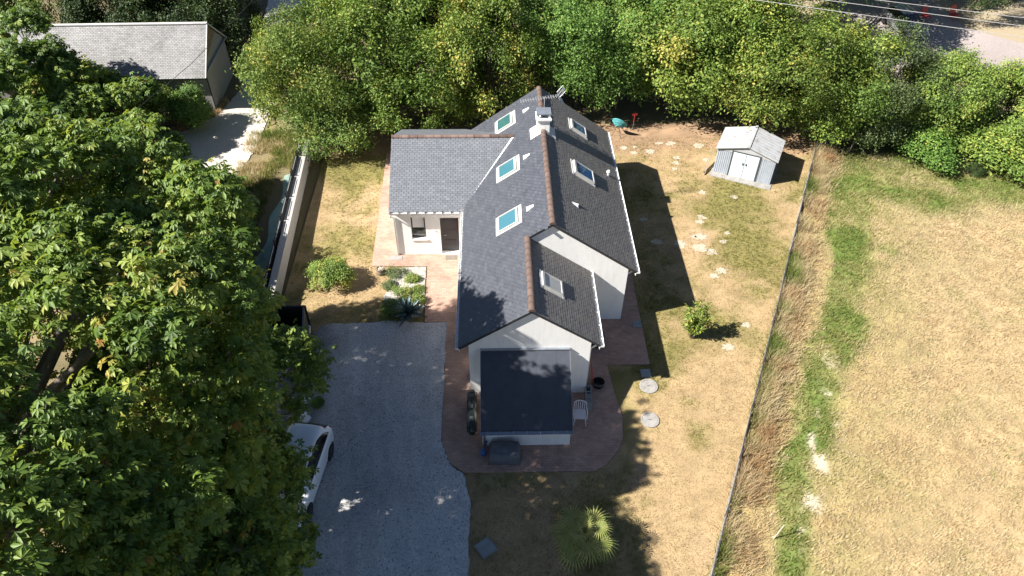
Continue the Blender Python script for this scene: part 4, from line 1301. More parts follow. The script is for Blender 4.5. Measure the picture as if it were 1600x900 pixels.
# low plants of the bed
for (x, y, R, leaf, lab, sd_) in [
 (-4.75, 26.0, (.45, .38, .22), 'grey', 'grey green cushion plant at the back corner of the gravel bed', 71),
 (-3.95, 25.55, (.36, .25, .20), 'green', 'olive cushion plant amid white pebbles', 72),
 (-4.45, 24.55, (.42, .36, .25), 'lime', 'bright green cushion plant behind the agave', 73),
 (-4.85, 23.75, (.36, .33, .22), 'fresh', 'green cushion plant left of the agave', 74),
 (-4.75, 23.15, (.48, .35, .30), 'green', 'dark green cushion plant at the driveway edge', 75),
 (-5.05, 25.1, (.28, .3, .18), 'grey', 'small grey green tuft at the lawn side of the bed', 76),
 (-3.62, 24.75, (.28, .26, .16), 'yellow', 'rusty low plant on the path side of the bed', 77),
 (-3.55, 24.05, (.26, .28, .26), 'yellow', 'ochre tuft right of the agave', 78)]:
    bush((x, y), lab, R, R[2]*.55, leaf, 1500, .055, sd_, lobes=9, lobe=.5, name='cushion_plant', stems=4)
# pebbles of the bed
rr = rng(88)
n = 2600
px_ = -5.5+2.2*rr.random(n); py_ = 22.95+3.5*rr.random(n)
k = inpoly(px_, py_, BED); px_, py_ = px_[k], py_[k]
ic = np.array([(1, 0, 0), (0, 1, 0), (-1, 0, 0), (0, -1, 0), (0, 0, .7)], float)
icf = np.array([(0, 1, 4), (1, 2, 4), (2, 3, 4), (3, 0, 4)])
sz = rr.uniform(.02, .05, len(px_)); an_ = rr.uniform(0, pi, len(px_))
vx = ic[None, :, 0]*np.cos(an_)[:, None]-ic[None, :, 1]*np.sin(an_)[:, None]; vy = ic[None, :, 0]*np.sin(an_)[:, None]+ic[None, :, 1]*np.cos(an_)[:, None]
co = np.stack([px_[:, None]+sz[:, None]*vx, py_[:, None]+sz[:, None]*vy*.8, .044+sz[:, None]*ic[None, :, 2]], -1)
F = (np.arange(len(px_))*5)[:, None, None]+icf[None]
o = link('pebbles', np_mesh('pebbles', co.reshape(-1, 3), F.reshape(-1, 3), tint=np.repeat(rr.random(len(px_)), 4)), M['pebble'])
tagp(o, 'white pebbles of the planting bed', 'pebbles', kind='stuff')

n = 9000
gx_ = -8.6+7.6*rr.random(n); gy_ = 9+13.6*rr.random(n)
k = inpoly(gx_, gy_, DRIVE); gx_, gy_ = gx_[k], gy_[k]
sz = rr.uniform(.012, .032, len(gx_)); an_ = rr.uniform(0, pi, len(gx_))
vx = ic[None, :, 0]*np.cos(an_)[:, None]-ic[None, :, 1]*np.sin(an_)[:, None]; vy = ic[None, :, 0]*np.sin(an_)[:, None]+ic[None, :, 1]*np.cos(an_)[:, None]
co = np.stack([gx_[:, None]+sz[:, None]*vx, gy_[:, None]+sz[:, None]*vy*.8, .036+sz[:, None]*ic[None, :, 2]], -1)
F = (np.arange(len(gx_))*5)[:, None, None]+icf[None]
M['driveway_stone'] = tintmat('driveway_stone', [(0, (.06, .05, .04)), (.3, (.20, .19, .18)), (.7, (.42, .41, .40)), (1, (.66, .64, .62))], rough=.85)
o = link('loose_gravel', np_mesh('loose_gravel', co.reshape(-1, 3), F.reshape(-1, 3), tint=np.repeat(rr.random(len(gx_)), 4)), M['driveway_stone'])
tagp(o, 'loose stones scattered over the shaded driveway', 'gravel', kind='stuff')

# half barrel planter with stones
bar = empty('barrel_planter', (-5.50, 26.05, .0), 0, 'half barrel filled with grey stones at the path corner', 'planter')
mb = MB(); mb.lathe([(.17, 0), (.205, .15), (.20, .36), (.17, .36), (.16, .28)], 20); mb.build('tub', M['wood'], bar, smooth=False)
for z in (.06, .30):
    MB().lathe([(.196 if z < .1 else .21, z-.015), (.198 if z < .1 else .211, z+.015)], 20).build('hoop', M['metal_dark'], bar)
for k in range(9):
    a = k*2.4; q = .03+.012*k
    mb = MB(); mb.lathe([(.01, -.035), (.045, -.01), (.05, .015), (.02, .04)], 7, (cos(a)*q, sin(a)*q, .33)); mb.build('stone', M['stone_pale'], bar)

# pale flat stones let into the lawn
STONES = [(975, 231, .55), (990, 239, .5), (992, 230, .35), (1015, 237, .75), (1030, 224, .5), (1048, 224, .65), (1092, 228, .8), (1057, 247, .6), (1056, 255, .6), (1054, 264, .45), (1103, 250, .5), (1098, 301, .5), (1147, 308, .5), (1096, 340, .65), (1093, 347, .55), (1063, 382, .85), (1094, 371, .8), (1084, 370, .4), (1093, 387, .95), (1112, 393, .8), (1135, 364, .4), (1130, 378, .5), (1128, 423, .7), (1115, 431, .6), (1166, 508, .5), (1138, 543, .65), (1027, 379, .7), (1006, 343, .5)]
STONE_LABELS = ['pale flat stone nearest the teal chair, leftmost of the far row', 'pale flat stone second from left in the far row', 'small pale flat stone just behind the second of the far row', 'large pale flat stone in the middle of the far row', 'pale flat stone behind the large one, toward the hedge', 'pale flat stone fifth along the far row toward the shed', 'broad pale flat stone at the shaded hedge edge left of the shed', 'pale flat stone, farthest of the close trio left of the shed', 'pale flat stone, middle of the close trio left of the shed', 'small pale flat stone, nearest of the close trio left of the shed', "pale flat stone right beside the shed's left corner", 'lone pale flat stone below the shed trio', 'lone pale flat stone in front of the shed doors', 'pale flat stone, farther of a touching pair in mid lawn', 'pale flat stone, nearer of a touching pair in mid lawn', 'large pale flat stone at the left of the mid lawn cluster', 'large pale flat stone at the back of the mid lawn cluster', "tiny pale flat stone left of the mid cluster's back stone", 'largest pale flat stone at the front of the mid lawn cluster', 'pale flat stone at the right front of the mid lawn cluster', 'small pale flat stone out to the right of the mid cluster', 'pale flat stone between mid cluster and wire fence', 'pale flat stone, farther of the pair above the upright shrub', 'pale flat stone, nearer of the pair above the upright shrub', 'lone pale flat stone right of the upright shrub toward the fence', "pale flat stone just below the upright shrub's shadow", "large pale flat stone inside the house's shadow", "small pale flat stone farthest up inside the house's shadow"]
def pix2ground(x, y):
    a = -ROLL; dx, dy = x-800, y-450
    x, y = dx*cos(a)-dy*sin(a), dx*sin(a)+dy*cos(a)
    d = rt*(x/1143.197)+up*(-y/1143.197)+fw
    t = -24.0/d.z
    return d.x*t, d.y*t
for i, (a, b, s_) in enumerate(STONES):
    x, y = pix2ground(a, b)
    mb = MB(); n_ = 19
    rr_ = random.Random(i)
    ph = rr_.uniform(0, 6)
    pts = []
    for k in range(n_):
        t = 2*pi*k/n_
        q = s_*.36*rr_.uniform(.5, 1.2)
        pts.append((cos(t+ph)*q*1.25, sin(t+ph)*q, -.03))
    mb.prism(pts, (0, 0, .046))
    o = mb.build('flat_stone', M['stone_pale'])
    o.location = (x, y, 0)
    tagp(o, STONE_LABELS[i], 'stone', 'pale flat stones in the right lawn')

# ------------------------------------------------------------------ boundary wall, gate, fence
wall = empty('garden_wall', (-9.95, 23.2, 0), 0, 'long low rendered wall with dark screen on the left lawn edge', 'wall')
p0, p1 = Vector((-9.96, 23.3, 0)), Vector((-10.62, 36.6, 0))
d = (p1-p0).normalized(); nrm = Vector((-d.y, d.x, 0))   # towards the lane (left)
L_ = (p1-p0).length
mb = MB()
c = (p0+p1)/2-Vector((-9.95, 23.2, 0))
mb.obox(c+nrm*.14+Vector((0, 0, .42)), d*(L_/2), nrm*.14, Vector((0, 0, .48)))
mb.build('wall_body', M['wall_beige'], wall)
mb = MB(); mb.obox(c+nrm*.14+Vector((0, 0, .925)), d*(L_/2+.02), nrm*.165, Vector((0, 0, .022))); mb.build('coping', M['wall_beige'], wall)
n_ = 7
for i in range(n_):
    a = p0+d*(L_*(i/n_)+.05)-Vector((-9.95, 23.2, 0))
    q = p0+d*(L_*((i+1)/n_)-.05)-Vector((-9.95, 23.2, 0))
    mb = MB()
    mb.obox(a+nrm*.46+Vector((0, 0, .62)), d*.03, nrm*.03, Vector((0, 0, .66)))
    po = mb.build('screen_post', M['fence_dark'], wall)
    for k in range(6):
        mb = MB(); mb.obox((a+q)/2+nrm*.46+Vector((0, 0, .14+k*.195)), d*((q-a).length/2), nrm*.012, Vector((0, 0, .078)))
        mb.build('screen_slat', M['fence_dark'], wall)
    mb = MB(); mb.obox((a+q)/2+nrm*.40+Vector((0, 0, 1.20)), d*((q-a).length/2-.25), nrm*.012, Vector((0, 0, .012)))
    mb.build('screen_rail', M['steel'], wall)
# green sheet on the bank beyond the wall
gx = [(-11.45, 34.2), (-10.95, 34.0), (-10.55, 23.0), (-11.6, 23.0), (-11.9, 28.0), (-11.75, 31.5)]
xs_ = np.linspace(0, 1, 12); ys_ = np.linspace(23, 34.3, 60)
co = []
for y in ys_:
    t = (y-23)/11.3
    xr_ = -10.52-.53*t; wd = 1.15-.55*t+.12*sin(y*1.7)
    for s_ in xs_:
        co.append((xr_-wd*s_, y, .10-.12*s_+.03*sin(7*s_+y*2.1)))
k = np.arange(60*12).reshape(60, 12)
F = np.stack([k[:-1, :-1], k[:-1, 1:], k[1:, 1:], k[1:, :-1]], -1).reshape(-1, 4)
o = link('ground_sheet', np_mesh('ground_sheet', np.array(co), F, tint=np.full(len(F), .5), smooth=True), M['tarp_green'])
tagp(o, 'dull green weed sheet on the bank behind the garden wall', 'sheet')

# dark open-topped bin enclosure at the driveway entrance
g = empty('bin_enclosure', (-9.2, 22.0, 0), 0, 'dark open topped enclosure where the garden wall meets the driveway', 'enclosure')
GH = 1.35
MB().box((-.95, .55, .0), (.95, .61, GH)).build('back_panel', M['fence_dark'], g)
MB().box((-.95, -.62, .0), (.90, -.56, GH-.1)).build('front_panel', M['metal_dark'], g)
MB().box((-1.01, -.62, .0), (-.952, .61, GH-.05)).build('side_panel', M['metal_dark'], g)
sp = MB(); sp.obox((.985, -.28, GH/2), (.03, -.005, 0), (.14, -.90, 0), (0, 0, GH/2)); spo = sp.build('gate_leaf', M['metal_dark'], g)
MB().tube([(1.08, -.1, .8), (1.16, -.12, .8), (1.22, -.55, .8), (1.14, -.57, .8)], .022, 6).build('handle', M['pvc'], spo)
MB().box((-.94, -.55, .045), (.93, .54, .06)).build('base', M['fence_dark'], g)
MB().box((-.97, -.66, GH-.12), (-.80, -.50, GH+.03)).build('post_cap', M['pvc'], g)

# wire fence with concrete gravel boards
fe = empty('wire_fence', (FA[0], FA[1], 0), 0, 'long grey wire mesh fence with concrete base boards beside the field', 'fence')
ang = atan2(FD[1], FD[0])-pi/2
ext = 4.0
total = np.linalg.norm(FB-FA)+ext
PN = 13; step = total/PN
base_me = MB().box((-.025, .05, -.05), (.025, step-.05, .20)).mesh('base_board')
base_me.materials.append(M['concrete'])
wm = MB()
for z in (.24, .36, .48, .58):
    wm.tube([(0, .05, z), (0, step-.05, z)], .006, 4, caps=False)
kk = int(step/.10)
for k in range(kk):
    y = .05+(step-.1)*k/(kk-1)
    wm.tube([(0, y, .20), (0, y, .60)], .0055, 4, caps=False)
wire_me = wm.mesh('mesh_panel'); wire_me.materials.append(M['metal_dark'])
post_me = MB().box((-.03, -.03, -.05), (.03, .03, .62)).box((-.036, -.036, .62), (.036, .036, .64)).mesh('post'); post_me.materials.append(M['metal_dark'])
for i in range(PN+1):
    y = -ext+i*step
    loc = (FD[0]*y, FD[1]*y, 0)
    for nm, me in (('post', post_me), ('base_board', base_me), ('mesh_panel', wire_me)):
        if nm != 'post' and i == PN: continue
        o = link(nm, me, None, fe); o.location = (loc[0]+random.uniform(-.02, .02), loc[1], loc[2]); o.rotation_euler = (0, random.uniform(-.015, .015), ang)
# stake in the field
o = MB().tube([(0, 0, -.1), (.10, .02, .45), (.16, .03, .88)], [.028, .026, .024], 8).build('wooden_stake', M['wood_pale'])
o.location = (9.62, 12.15, 0); tagp(o, 'leaning pale wooden stake in the green strip of the field', 'stake')
for i, (x, y, tl, lab) in enumerate([(20.9, 36.2, .25, 'leaning old wooden post at the shaded hedge foot'), (19.5, 36.6, .18, 'second leaning wooden post nearest the fence end')]):
    o = MB().tube([(0, 0, -.1), (tl, .05, 1.25)], [.05, .045], 8).build('old_post', M['wood'])
    o.location = (x, y, 0); tagp(o, lab, 'post')

# ------------------------------------------------------------------ metal shed
sh = empty('metal_shed', (12.45, 34.34, 0), atan2(-1.39, 2.88), 'small grey corrugated metal garden shed with pale double doors', 'shed')
SW, SD, SE, SP = 3.15, 2.15, 1.62, 2.08
def ribs(mb, x0, x1, y, zt_, z0=.06, inward=1):
    x = x0
    while x < x1-.05:
        zt2 = zt_(x+.04)
        mb.box((x+.012, y-.02 if inward > 0 else y, z0), (x+.06, y if inward > 0 else y+.02, zt2))
        x += .105
gz = lambda x: SE+(SP-SE)*(1-abs(x-SW/2)/(SW/2))
mb = MB()
mb.prism([(0, 0, 0), (SW, 0, 0), (SW, 0, SE), (SW/2, 0, SP), (0, 0, SE)], (0, SD, 0))
body = mb.build('shed_wall', M['shed'], sh)
D0, D1, DH = .86, 2.30, 1.60
for (a, b, nm) in ((.0, D0-.08, 'corrugated_sheet'), (D1+.08, SW, 'corrugated_sheet')):
    mb = MB(); ribs(mb, a, b, -.001, lambda x: SE-.10); mb.build(nm, M['shed'], sh)
mb = MB()
y = .05
while y < SD-.05:
    mb.box((-.02, y, .06), (-.001, y+.05, SE-.08)); mb.box((SW+.001, y, .06), (SW+.02, y+.05, SE-.08)); y += .105
mb.build('side_rib', M['shed'], sh)
MB().prism([(-.02, -.028, SE-.10), (SW+.02, -.028, SE-.10), (SW+.02, -.028, SE-.0), (SW/2, -.028, SP-.02), (-.02, -.028, SE-.0)], (0, .024, 0)).build('gable_trim', M['shed_roof'], sh)
fr = MB()
fr.box((D0-.08, -.05, 0), (D0, -.006, DH+.06)).box((D1, -.05, 0), (D1+.08, -.006, DH+.06)).box((D0, -.05, DH), (D1, -.006, DH+.06))
fro = fr.build('door_frame', M['metal_dark'], sh)
mid = (D0+D1)/2
for (a, b, hx) in ((D0+.01, mid-.012, mid-.09), (mid+.012, D1-.01, mid+.09)):
    l = MB().box((a, -.045, .05), (b, -.012, DH-.02)).build('door', M['shed_door'], sh, bevel=.006)
    MB().box((hx-.03, -.075, .90), (hx+.03, -.046, 1.02)).build('handle', M['fence_dark'], l)
for sg in (-1, 1):
    mb = MB()
    xe = SW/2+sg*(SW/2+.12); ze = SE-.04
    a = [(SW/2, -.14, SP+.03), (xe, -.14, ze+.03), (xe, SD+.12, ze+.03), (SW/2, SD+.12, SP+.03)]
    mb.add(a+[(x, y, z-.03) for x, y, z in a], [(0, 1, 2, 3), (7, 6, 5, 4), (0, 4, 5, 1), (1, 5, 6, 2), (2, 6, 7, 3), (3, 7, 4, 0)])
    ro = mb.build('roof_sheet', M['shed_roof'], sh)
    rb = MB()
    for k in range(9):
        y = -.05+k*.27
        strip(rb, (SW/2+sg*.05, y, SP+.035), (xe, y, ze+.035), .03, .025)
    rb.build('roof_rib', M['shed_roof'], ro)
mb = MB(); mb.box((SW/2-.07, -.16, SP+.03), (SW/2+.07, SD+.14, SP+.06)); mb.build('ridge_cap', M['shed_roof'], sh)
o = MB().box((-.12, -.48, -.05), (SW+.12, SD+.1, .04)).build('slab', M['concrete'], sh)
# planks leaning on the shed side
for k in range(2):
    o = MB().obox((0, 0, 0), (.02, 0, 0), (0, .9-.1*k, 0), (0, 0, .05)).build('plank', M['wood'])
    o.location = (12.25-.07*k, 34.75+.12*k, .35+.02*k); o.rotation_euler = (.35, .1, radians(-24))
    tagp(o, ('longer old plank touching the left side of the shed', 'shorter old plank leaning outermost left of the shed')[k], 'plank', 'planks leaning beside the shed')

# ------------------------------------------------------------------ old barn
bn = empty('old_barn', (-17.45, 41.35, -.06), radians(1.5), 'old stone barn with pale weathered slate roof beside the lane', 'barn')
BL, BD, BE, BP = 13.0, 4.85, 2.65, 4.62
mb = MB()
mb.prism([(0, 0, 0), (0, BD, 0), (0, BD, BE), (0, BD/2, BP-.1), (0, 0, BE)], (-BL, 0, 0))
mb.build('barn_wall', M['barnwall'], bn)
MB().prism([(.002, .15, BE+.12), (.002, BD/2+.25, BP-.16), (.002, BD*.5+1.0, BE+.95)], (.02, 0, 0)).build('gable_cladding', M['barnbrown'], bn)
MB().box((.002, -.02, BE-.12), (.16, BD+.02, BE+.0)).build('ledge', M['zinc'], bn)
roof = MB()
sb = (BP-(BE-.2))/(BD/2+.30)
zb = lambda y: (BE-.2)+sb*(y+.30)
slab([(-BL-.1, -.30), (.08, -.30), (.08, BD/2), (-BL-.1, BD/2)], lambda x, y: zb(y), .09)
slab([(-BL-.1, BD/2), (.08, BD/2), (.08, BD+.30), (-BL-.1, BD+.30)], lambda x, y: zb(BD-y), .09)
br = roof.build('barn_roof', M['roof_under'], bn)
cb = sqrt(1+sb*sb)
for (yy_, vy_, sd_) in ((-.33, 1, 21), (BD+.33, -1, 22)):
    slates('slates', (-BL-.1, yy_, zb(-.33)), (1, 0, 0), (0, vy_, sb), BL+.2, (BD/2+.32)*cb, M['slate_old'], br, gauge=.11, w=.20, seed=sd_)
strip2 = MB(); strip(strip2, (-BL-.1, BD/2, BP+.03), (.1, BD/2, BP+.03), .22, .06); strip2.build('ridge_cap', M['lead'], br)
mb = MB()
strip(mb, (.10, -.32, zb(-.32)), (.10, BD/2, BP+.01), .05, .08); strip(mb, (.10, BD/2, BP+.01), (.10, BD+.32, zb(-.32)), .05, .08)
mb.build('verge_board', M['lead'], br)
MB().tube([(.03, .02, .05), (.03, .02, BE-.15)], .04, 8).build('downpipe', M['wire_dark'], bn)

# ------------------------------------------------------------------ cars
def catmull(p0, p1, p2, p3, t):
    return .5*((2*p1)+(-p0+p2)*t+(2*p0-5*p1+4*p2-p3)*t*t+(-p0+3*p1-3*p2+p3)*t**3)
def interp(P, t):
    n_ = len(P)-1
    x = min(max(t, 0), 1)*n_; i = min(int(x), n_-1); f = x-i
    g_ = lambda k: P[min(max(k, 0), n_)]
    return catmull(g_(i-1), g_(i), g_(i+1), g_(i+2), f)
ST = np.array([ # y, wl, zb, zbelt, wr, zr
 (-2.03, .66, .48, .80, .56, .86), (-1.99, .78, .34, .90, .62, .97), (-1.86, .84, .26, .97, .58, 1.18), (-1.62, .865, .21, .98, .565, 1.40),
 (-1.2, .87, .19, .97, .575, 1.455), (-.5, .87, .18, .95, .585, 1.475), (.15, .87, .18, .93, .575, 1.445), (.55, .87, .18, .92, .565, 1.27),
 (1.05, .865, .19, .90, .70, .965), (1.55, .84, .22, .82, .64, .85), (1.9, .77, .30, .66, .56, .70), (2.02, .62, .40, .56, .46, .58)])
def car_point(t, v):
    y, wl, zb_, zbelt, wr, zr_ = interp(ST, t)
    prof = np.array([(.80*wl, zb_), (.97*wl, zb_+.06), (wl, zb_+(zbelt-zb_)*.5), (.985*wl, zbelt-.06), (.955*wl, zbelt), (wr+(0.93*wl-wr)*.45, zbelt+(zr_-zbelt)*.55), (wr, zr_-.05*min(1, (zr_-zbelt)/.3)), (wr*.6, zr_+.005), (0, zr_+.02)])
    x, z = interp(prof, v)
    return np.array([x, y, z])
def car_patch(mb, t0, t1, v0, v1, nt_, nv, off=.0, both=True, vf=None):
    for sgn in ((-1, 1) if both else (1,)):
        vs = []; fs = []
        for i in range(nt_+1):
            for j in range(nv+1):
                t = t0+(t1-t0)*i/nt_; a_, b_ = (v0, v1) if vf is None else vf(i/nt_)
                v = a_+(b_-a_)*j/nv
                p = car_point(t, v); e1 = car_point(t+.004, v)-car_point(t-.004, v); e2 = car_point(t, v+.01)-car_point(t, v-.01)
                nr = np.cross(e1, e2); nr /= np.linalg.norm(nr)+1e-9
                if nr[0]*p[0] < 0 and abs(nr[0]) > .05: nr = -nr
                elif abs(nr[0]) <= .05 and nr[2] < 0: nr = -nr
                p = p+nr*off
                vs.append((p[0]*sgn, p[1], p[2]))
        for i in range(nt_):
            for j in range(nv):
                a = i*(nv+1)+j
                fs.append((a, a+1, a+nv+2, a+nv+1))
        mb.add(vs, fs)
def car(loc, rz, paint, label, name='parked_car', group=None):
    e = empty(name, loc, rz, label, 'car', group)
    mb = MB(); car_patch(mb, 0, 1, 0, 1, 66, 30)
    # caps and floor
    for t in (0, 1):
        ring = [car_point(t, j/30) for j in range(31)]
        pts = [(p[0], p[1], p[2]) for p in ring]+[(-p[0], p[1], p[2]) for p in ring[::-1][1:]]
        mb.add(pts, [tuple(range(len(pts)))])
    mb.box((-.6, -1.9, .2), (.6, 1.9, .24))
    import bmesh
    o = mb.build('body', M[paint], e, smooth=True)
    # side glass, rear glass, windscreen
    def arch(s): # taper of the glass line to front and back
        return (4.25/8, (4.3+1.55*min(1, 3.2*s, 4.5*(1-s)))/8)
    g_ = MB(); car_patch(g_, .262, .675, 0, 0, 24, 6, .006, True, arch); g_.build('side_glass', M['glass_dark'], e, smooth=True)
    g_ = MB(); car_patch(g_, .135, .262, 5.0/8, 1, 8, 8, .006); g_.build('rear_glass', M['glass_dark'], e, smooth=True)
    g_ = MB(); car_patch(g_, .575, .705, 5.9/8, 1, 8, 8, .006); g_.build('windscreen', M['glass_dark'], e, smooth=True)
    for sgn in (-1, 1):
        tl = MB(); car_patch(tl, .075, .175, 3.55/8, 4.6/8, 6, 4, .012, False)
        tl.v = [(x*sgn, y, z) for x, y, z in tl.v]; tl.build('tail_light', M['red'], e, smooth=True)
        hl = MB(); car_patch(hl, .86, .95, 3.3/8, 4.4/8, 6, 4, .012, False)
        hl.v = [(x*sgn, y, z) for x, y, z in hl.v]; hl.build('headlight', M['pvc'], e, smooth=True)
        mr_ = MB(); mr_.obox((sgn*.98, .62, .98), (.09, .02, 0), (-.01, .06, 0), (0, 0, .06)); mr_.build('mirror', M[paint], e, bevel=.02)
        for y in (-1.28, 1.28):
            tb = MB(); prof = [(.20, -.09), (.29, -.095), (.315, -.07), (.318, 0), (.315, .07), (.29, .095), (.20, .09)]
            tb.lathe(prof, 26)
            tb.v = [(z+sgn*.80, x+y, yy+.318) for x, yy, z in tb.v]
            ty_ = tb.build('wheel', M['tyre'], e, smooth=True)
            rm = MB(); rm.lathe([(.04, .0), (.07, .03), (.07, .05)], 12)
            for k in range(10):
                a = 2*pi*k/10
                rm.obox((cos(a)*.12, sin(a)*.12, .03), (cos(a)*.085, sin(a)*.085, 0), (-sin(a)*.018, cos(a)*.018, 0), (0, 0, .012))
            rm.lathe([(.205, -.03), (.205, .05), (.185, .05), (.185, -.03)], 26)
            rm.v = [(sgn*(z+.055)+sgn*.80, x+y, yy+.318) for x, yy, z in rm.v]
            rm.build('rim', M['rim'], ty_)
            ar = MB(); ar.lathe([(.36, -.01), (.37, .0), (.30, .004)], 26); ar.v = [(sgn*(.868), x+y, yy+.33) for x, yy, z in ar.v]
            ar.build('wheel_arch', M['tyre'], e)
    return e
car((-7.32, 14.65, .03), radians(180-8), 'carwhite', 'white hatchback on the driveway half hidden by the chestnut')
car((30.9, 52.6, -.03), radians(187), 'cargrey', 'grey car in the shade of the asphalt yard')
car((22.3, 49.6, -.03), radians(70), 'carwhite', 'white car hidden behind the top of the hedge')
# red garden seats beyond the grey car
for (x, y, lab) in [(33.3, 54.2, 'dim red seat beside the grey car'), (35.6, 54.4, 'brighter red seat at the yard edge, right of the other')]:
    e = empty('red_chair', (x, y, -.03), .4, lab, 'chair')
    MB().box((-.3, -.28, .38), (.3, .28, .43)).build('seat', M['redpaint'], e, bevel=.01)
    MB().obox((0, .30, .72), (.3, 0, 0), (0, .02, -.004), (0, .07, .32)).build('backrest', M['redpaint'], e)
    for sx in (-.26, .26):
        for sy in (-.24, .24):
            MB().tube([(sx, sy, 0), (sx*.95, sy*.95, .38)], .02, 6).build('leg', M['redpaint'], e)

# ------------------------------------------------------------------ things round the house
# roof box standing along the store
bx = empty('roof_box', (-.98, 17.5, .06), radians(1), 'long glossy black case lying along the side of the store', 'case')
mb = MB(); vs = []; fs = []; ns = 17; nr_ = 14
for i in range(ns):
    t = i/(ns-1); y = -1.08+2.16*t
    q = max(.02, (1-abs(2*t-1)**4.5))**.5
    for k in range(nr_):
        a = 2*pi*k/nr_
        ca_, sa_ = cos(a), sin(a)
        vs.append((.20*q*math.copysign(abs(ca_)**.6, ca_), y, .36+.36*q*math.copysign(abs(sa_)**.7, sa_)*(1-.12*t)))
for i in range(ns-1):
    for k in range(nr_):
        fs.append((i*nr_+k, i*nr_+(k+1) % nr_, (i+1)*nr_+(k+1) % nr_, (i+1)*nr_+k))
fs.append(tuple(range(nr_))); fs.append(tuple(range((ns-1)*nr_, ns*nr_)))
mb.add(vs, fs); mb.build('shell', M['black_gloss'], bx, smooth=True)
for y in (-.6, 0, .55):
    MB().box((-.06, y-.09, .70), (.06, y+.09, .735)).build('latch', M['metal_dark'], bx, bevel=.01)
MB().box((-.205, -.95, .33), (.205, .95, .37)).build('seam', M['metal_dark'], bx)
# covered chest
cv = empty('covered_chest', (.28, 15.62, .056), radians(-3), 'grey tarpaulin covered chest before the store wall', 'chest')
nx_, ny_ = 14, 10
vs = []; fs = []
rr_ = random.Random(4)
W_, D_, H_ = 1.12, .62, .60
def cover(u, v):
    # dome-like loose cover over a box: u,v in [-1,1]
    e_ = max(abs(u), abs(v))
    if e_ <= .8: x, y, z = u/.8*W_/2, v/.8*D_/2, H_
    else:
        s_ = (e_-.8)/.2
        uu, vv = u/e_, v/e_
        x, y, z = uu*(W_/2+.05*s_), vv*(D_/2+.05*s_), H_*(1-s_)
    return x, y, z
for j in range(ny_+1):
    for i in range(nx_+1):
        x, y, z = cover(-1+2*i/nx_, -1+2*j/ny_)
        vs.append((x+rr_.uniform(-.012, .012), y+rr_.uniform(-.012, .012), max(.004, z+(rr_.uniform(-.018, .018)+.03*sin(4*x+3*y) if z > .1 else 0))))
for j in range(ny_):
    for i in range(nx_):
        a = j*(nx_+1)+i; fs.append((a, a+1, a+nx_+2, a+nx_+1))
MB().add(vs, fs).build('cover', M['tarp_grey'], cv, smooth=True)
MB().box((-W_/2+.03, -D_/2+.03, .0), (W_/2-.03, D_/2-.03, H_-.06)).build('box', M['metal_dark'], cv)
# blue watering can next to it
wc = empty('watering_can', (-.53, 15.75, .056), 1.2, 'blue watering can beside the covered chest', 'watering can')
MB().lathe([(.10, 0), (.12, .02), (.12, .22), (.08, .27)], 18).build('body', M['blue'], wc, smooth=False)
MB().tube([(.1, 0, .06), (.24, 0, .2), (.34, 0, .33)], [.025, .02, .018], 8).tube([(.34, 0, .33), (.38, 0, .36)], [.02, .05], 10).build('spout', M['blue'], wc)
MB().tube([(-.10, 0, .06), (-.2, 0, .16), (-.16, 0, .30), (.0, 0, .36), (.07, 0, .27)], .013, 7).build('handle', M['blue'], wc)
# white garden chair
gc = empty('garden_chair', (3.28, 17.25, .056), radians(176), 'white plastic garden chair beside the store', 'chair')
mb = MB(); mb.obox((0, 0, .42), (.22, 0, 0), (0, .22, -.015), (0, 0, .015)); mb.build('seat', M['plastic_white'], gc, bevel=.01)
for k in range(5):
    x = -.16+k*.08
    MB().tube([(x, -.20, .42), (x*1.05, -.27, .62), (x*1.1, -.32, .82)], [.022, .02, .018], 6).build('back_slat', M['plastic_white'], gc)
MB().tube([(-.24, -.22, .60)]+[(.24*cos(pi-a), -.31-.03*sin(a), .72+.14*sin(a)) for a in [pi*k/8 for k in range(9)]]+[(.24, -.22, .60)], .022, 7).build('back_rail', M['plastic_white'], gc)
for sx in (-1, 1):
    MB().tube([(sx*.24, -.22, .62), (sx*.27, 0, .64), (sx*.26, .2, .62), (sx*.25, .23, .42)], .022, 6).build('armrest', M['plastic_white'], gc)
    for sy in (-1, 1):
        MB().tube([(sx*.20, sy*.20, .42), (sx*.25, sy*.26, 0)], [.026, .018], 6).build('leg', M['plastic_white'], gc)
# row of hollow blocks
bl = empty('hollow_block', (3.72, 18.2, .056), radians(-3), 'tall grey hollow block trough by the garage corner', 'block')
mb = MB(); mb.box((-.12, -.48, 0), (-.085, .48, .42)).box((.085, -.48, 0), (.12, .48, .42))
for k in range(4):
    y = -.48+k*.32
    mb.box((-.085, y if k else -.48, 0), (.085, (y if k else -.48)+(.035 if k < 3 else -.035), .42))
mb.box((-.085, -.44, .30), (.085, .10, .36))
mb.build('block_body', M['block'], bl)
# red tools against the garage side
for (x, y, c_, lab, tl) in [(3.80, 19.15, 'orange', 'orange handled tool leaning on the garage side wall', .10), (3.84, 18.95, 'redpaint', 'red handled tool leaning on the garage side wall, nearer the block', .14)]:
    e = empty('garden_tool', (x+.14, y, .056), 0, lab, 'tool')
    MB().tube([(0, 0, .25), (-tl, .05, 1.25)], .017, 7).build('shaft', M[c_], e)
    MB().obox((.03, 0, .13), (.015, 0, .01), (0, .11, 0), (-.02, 0, .13)).build('head', M['metal_dark'], e)
    MB().tube([(-tl, -.05, 1.25), (-tl, .15, 1.25)], .018, 7).build('grip', M[c_], e)
o = MB().lathe([(.19, 0), (.22, .03), (.24, .24), (.255, .25), (.225, .245), (.2, .05)], 22).build('bucket', M['black_gloss']); o.location = (4.22, 19.0, .056)
tagp(o, 'black bucket on the paving beside the red tools', 'bucket')
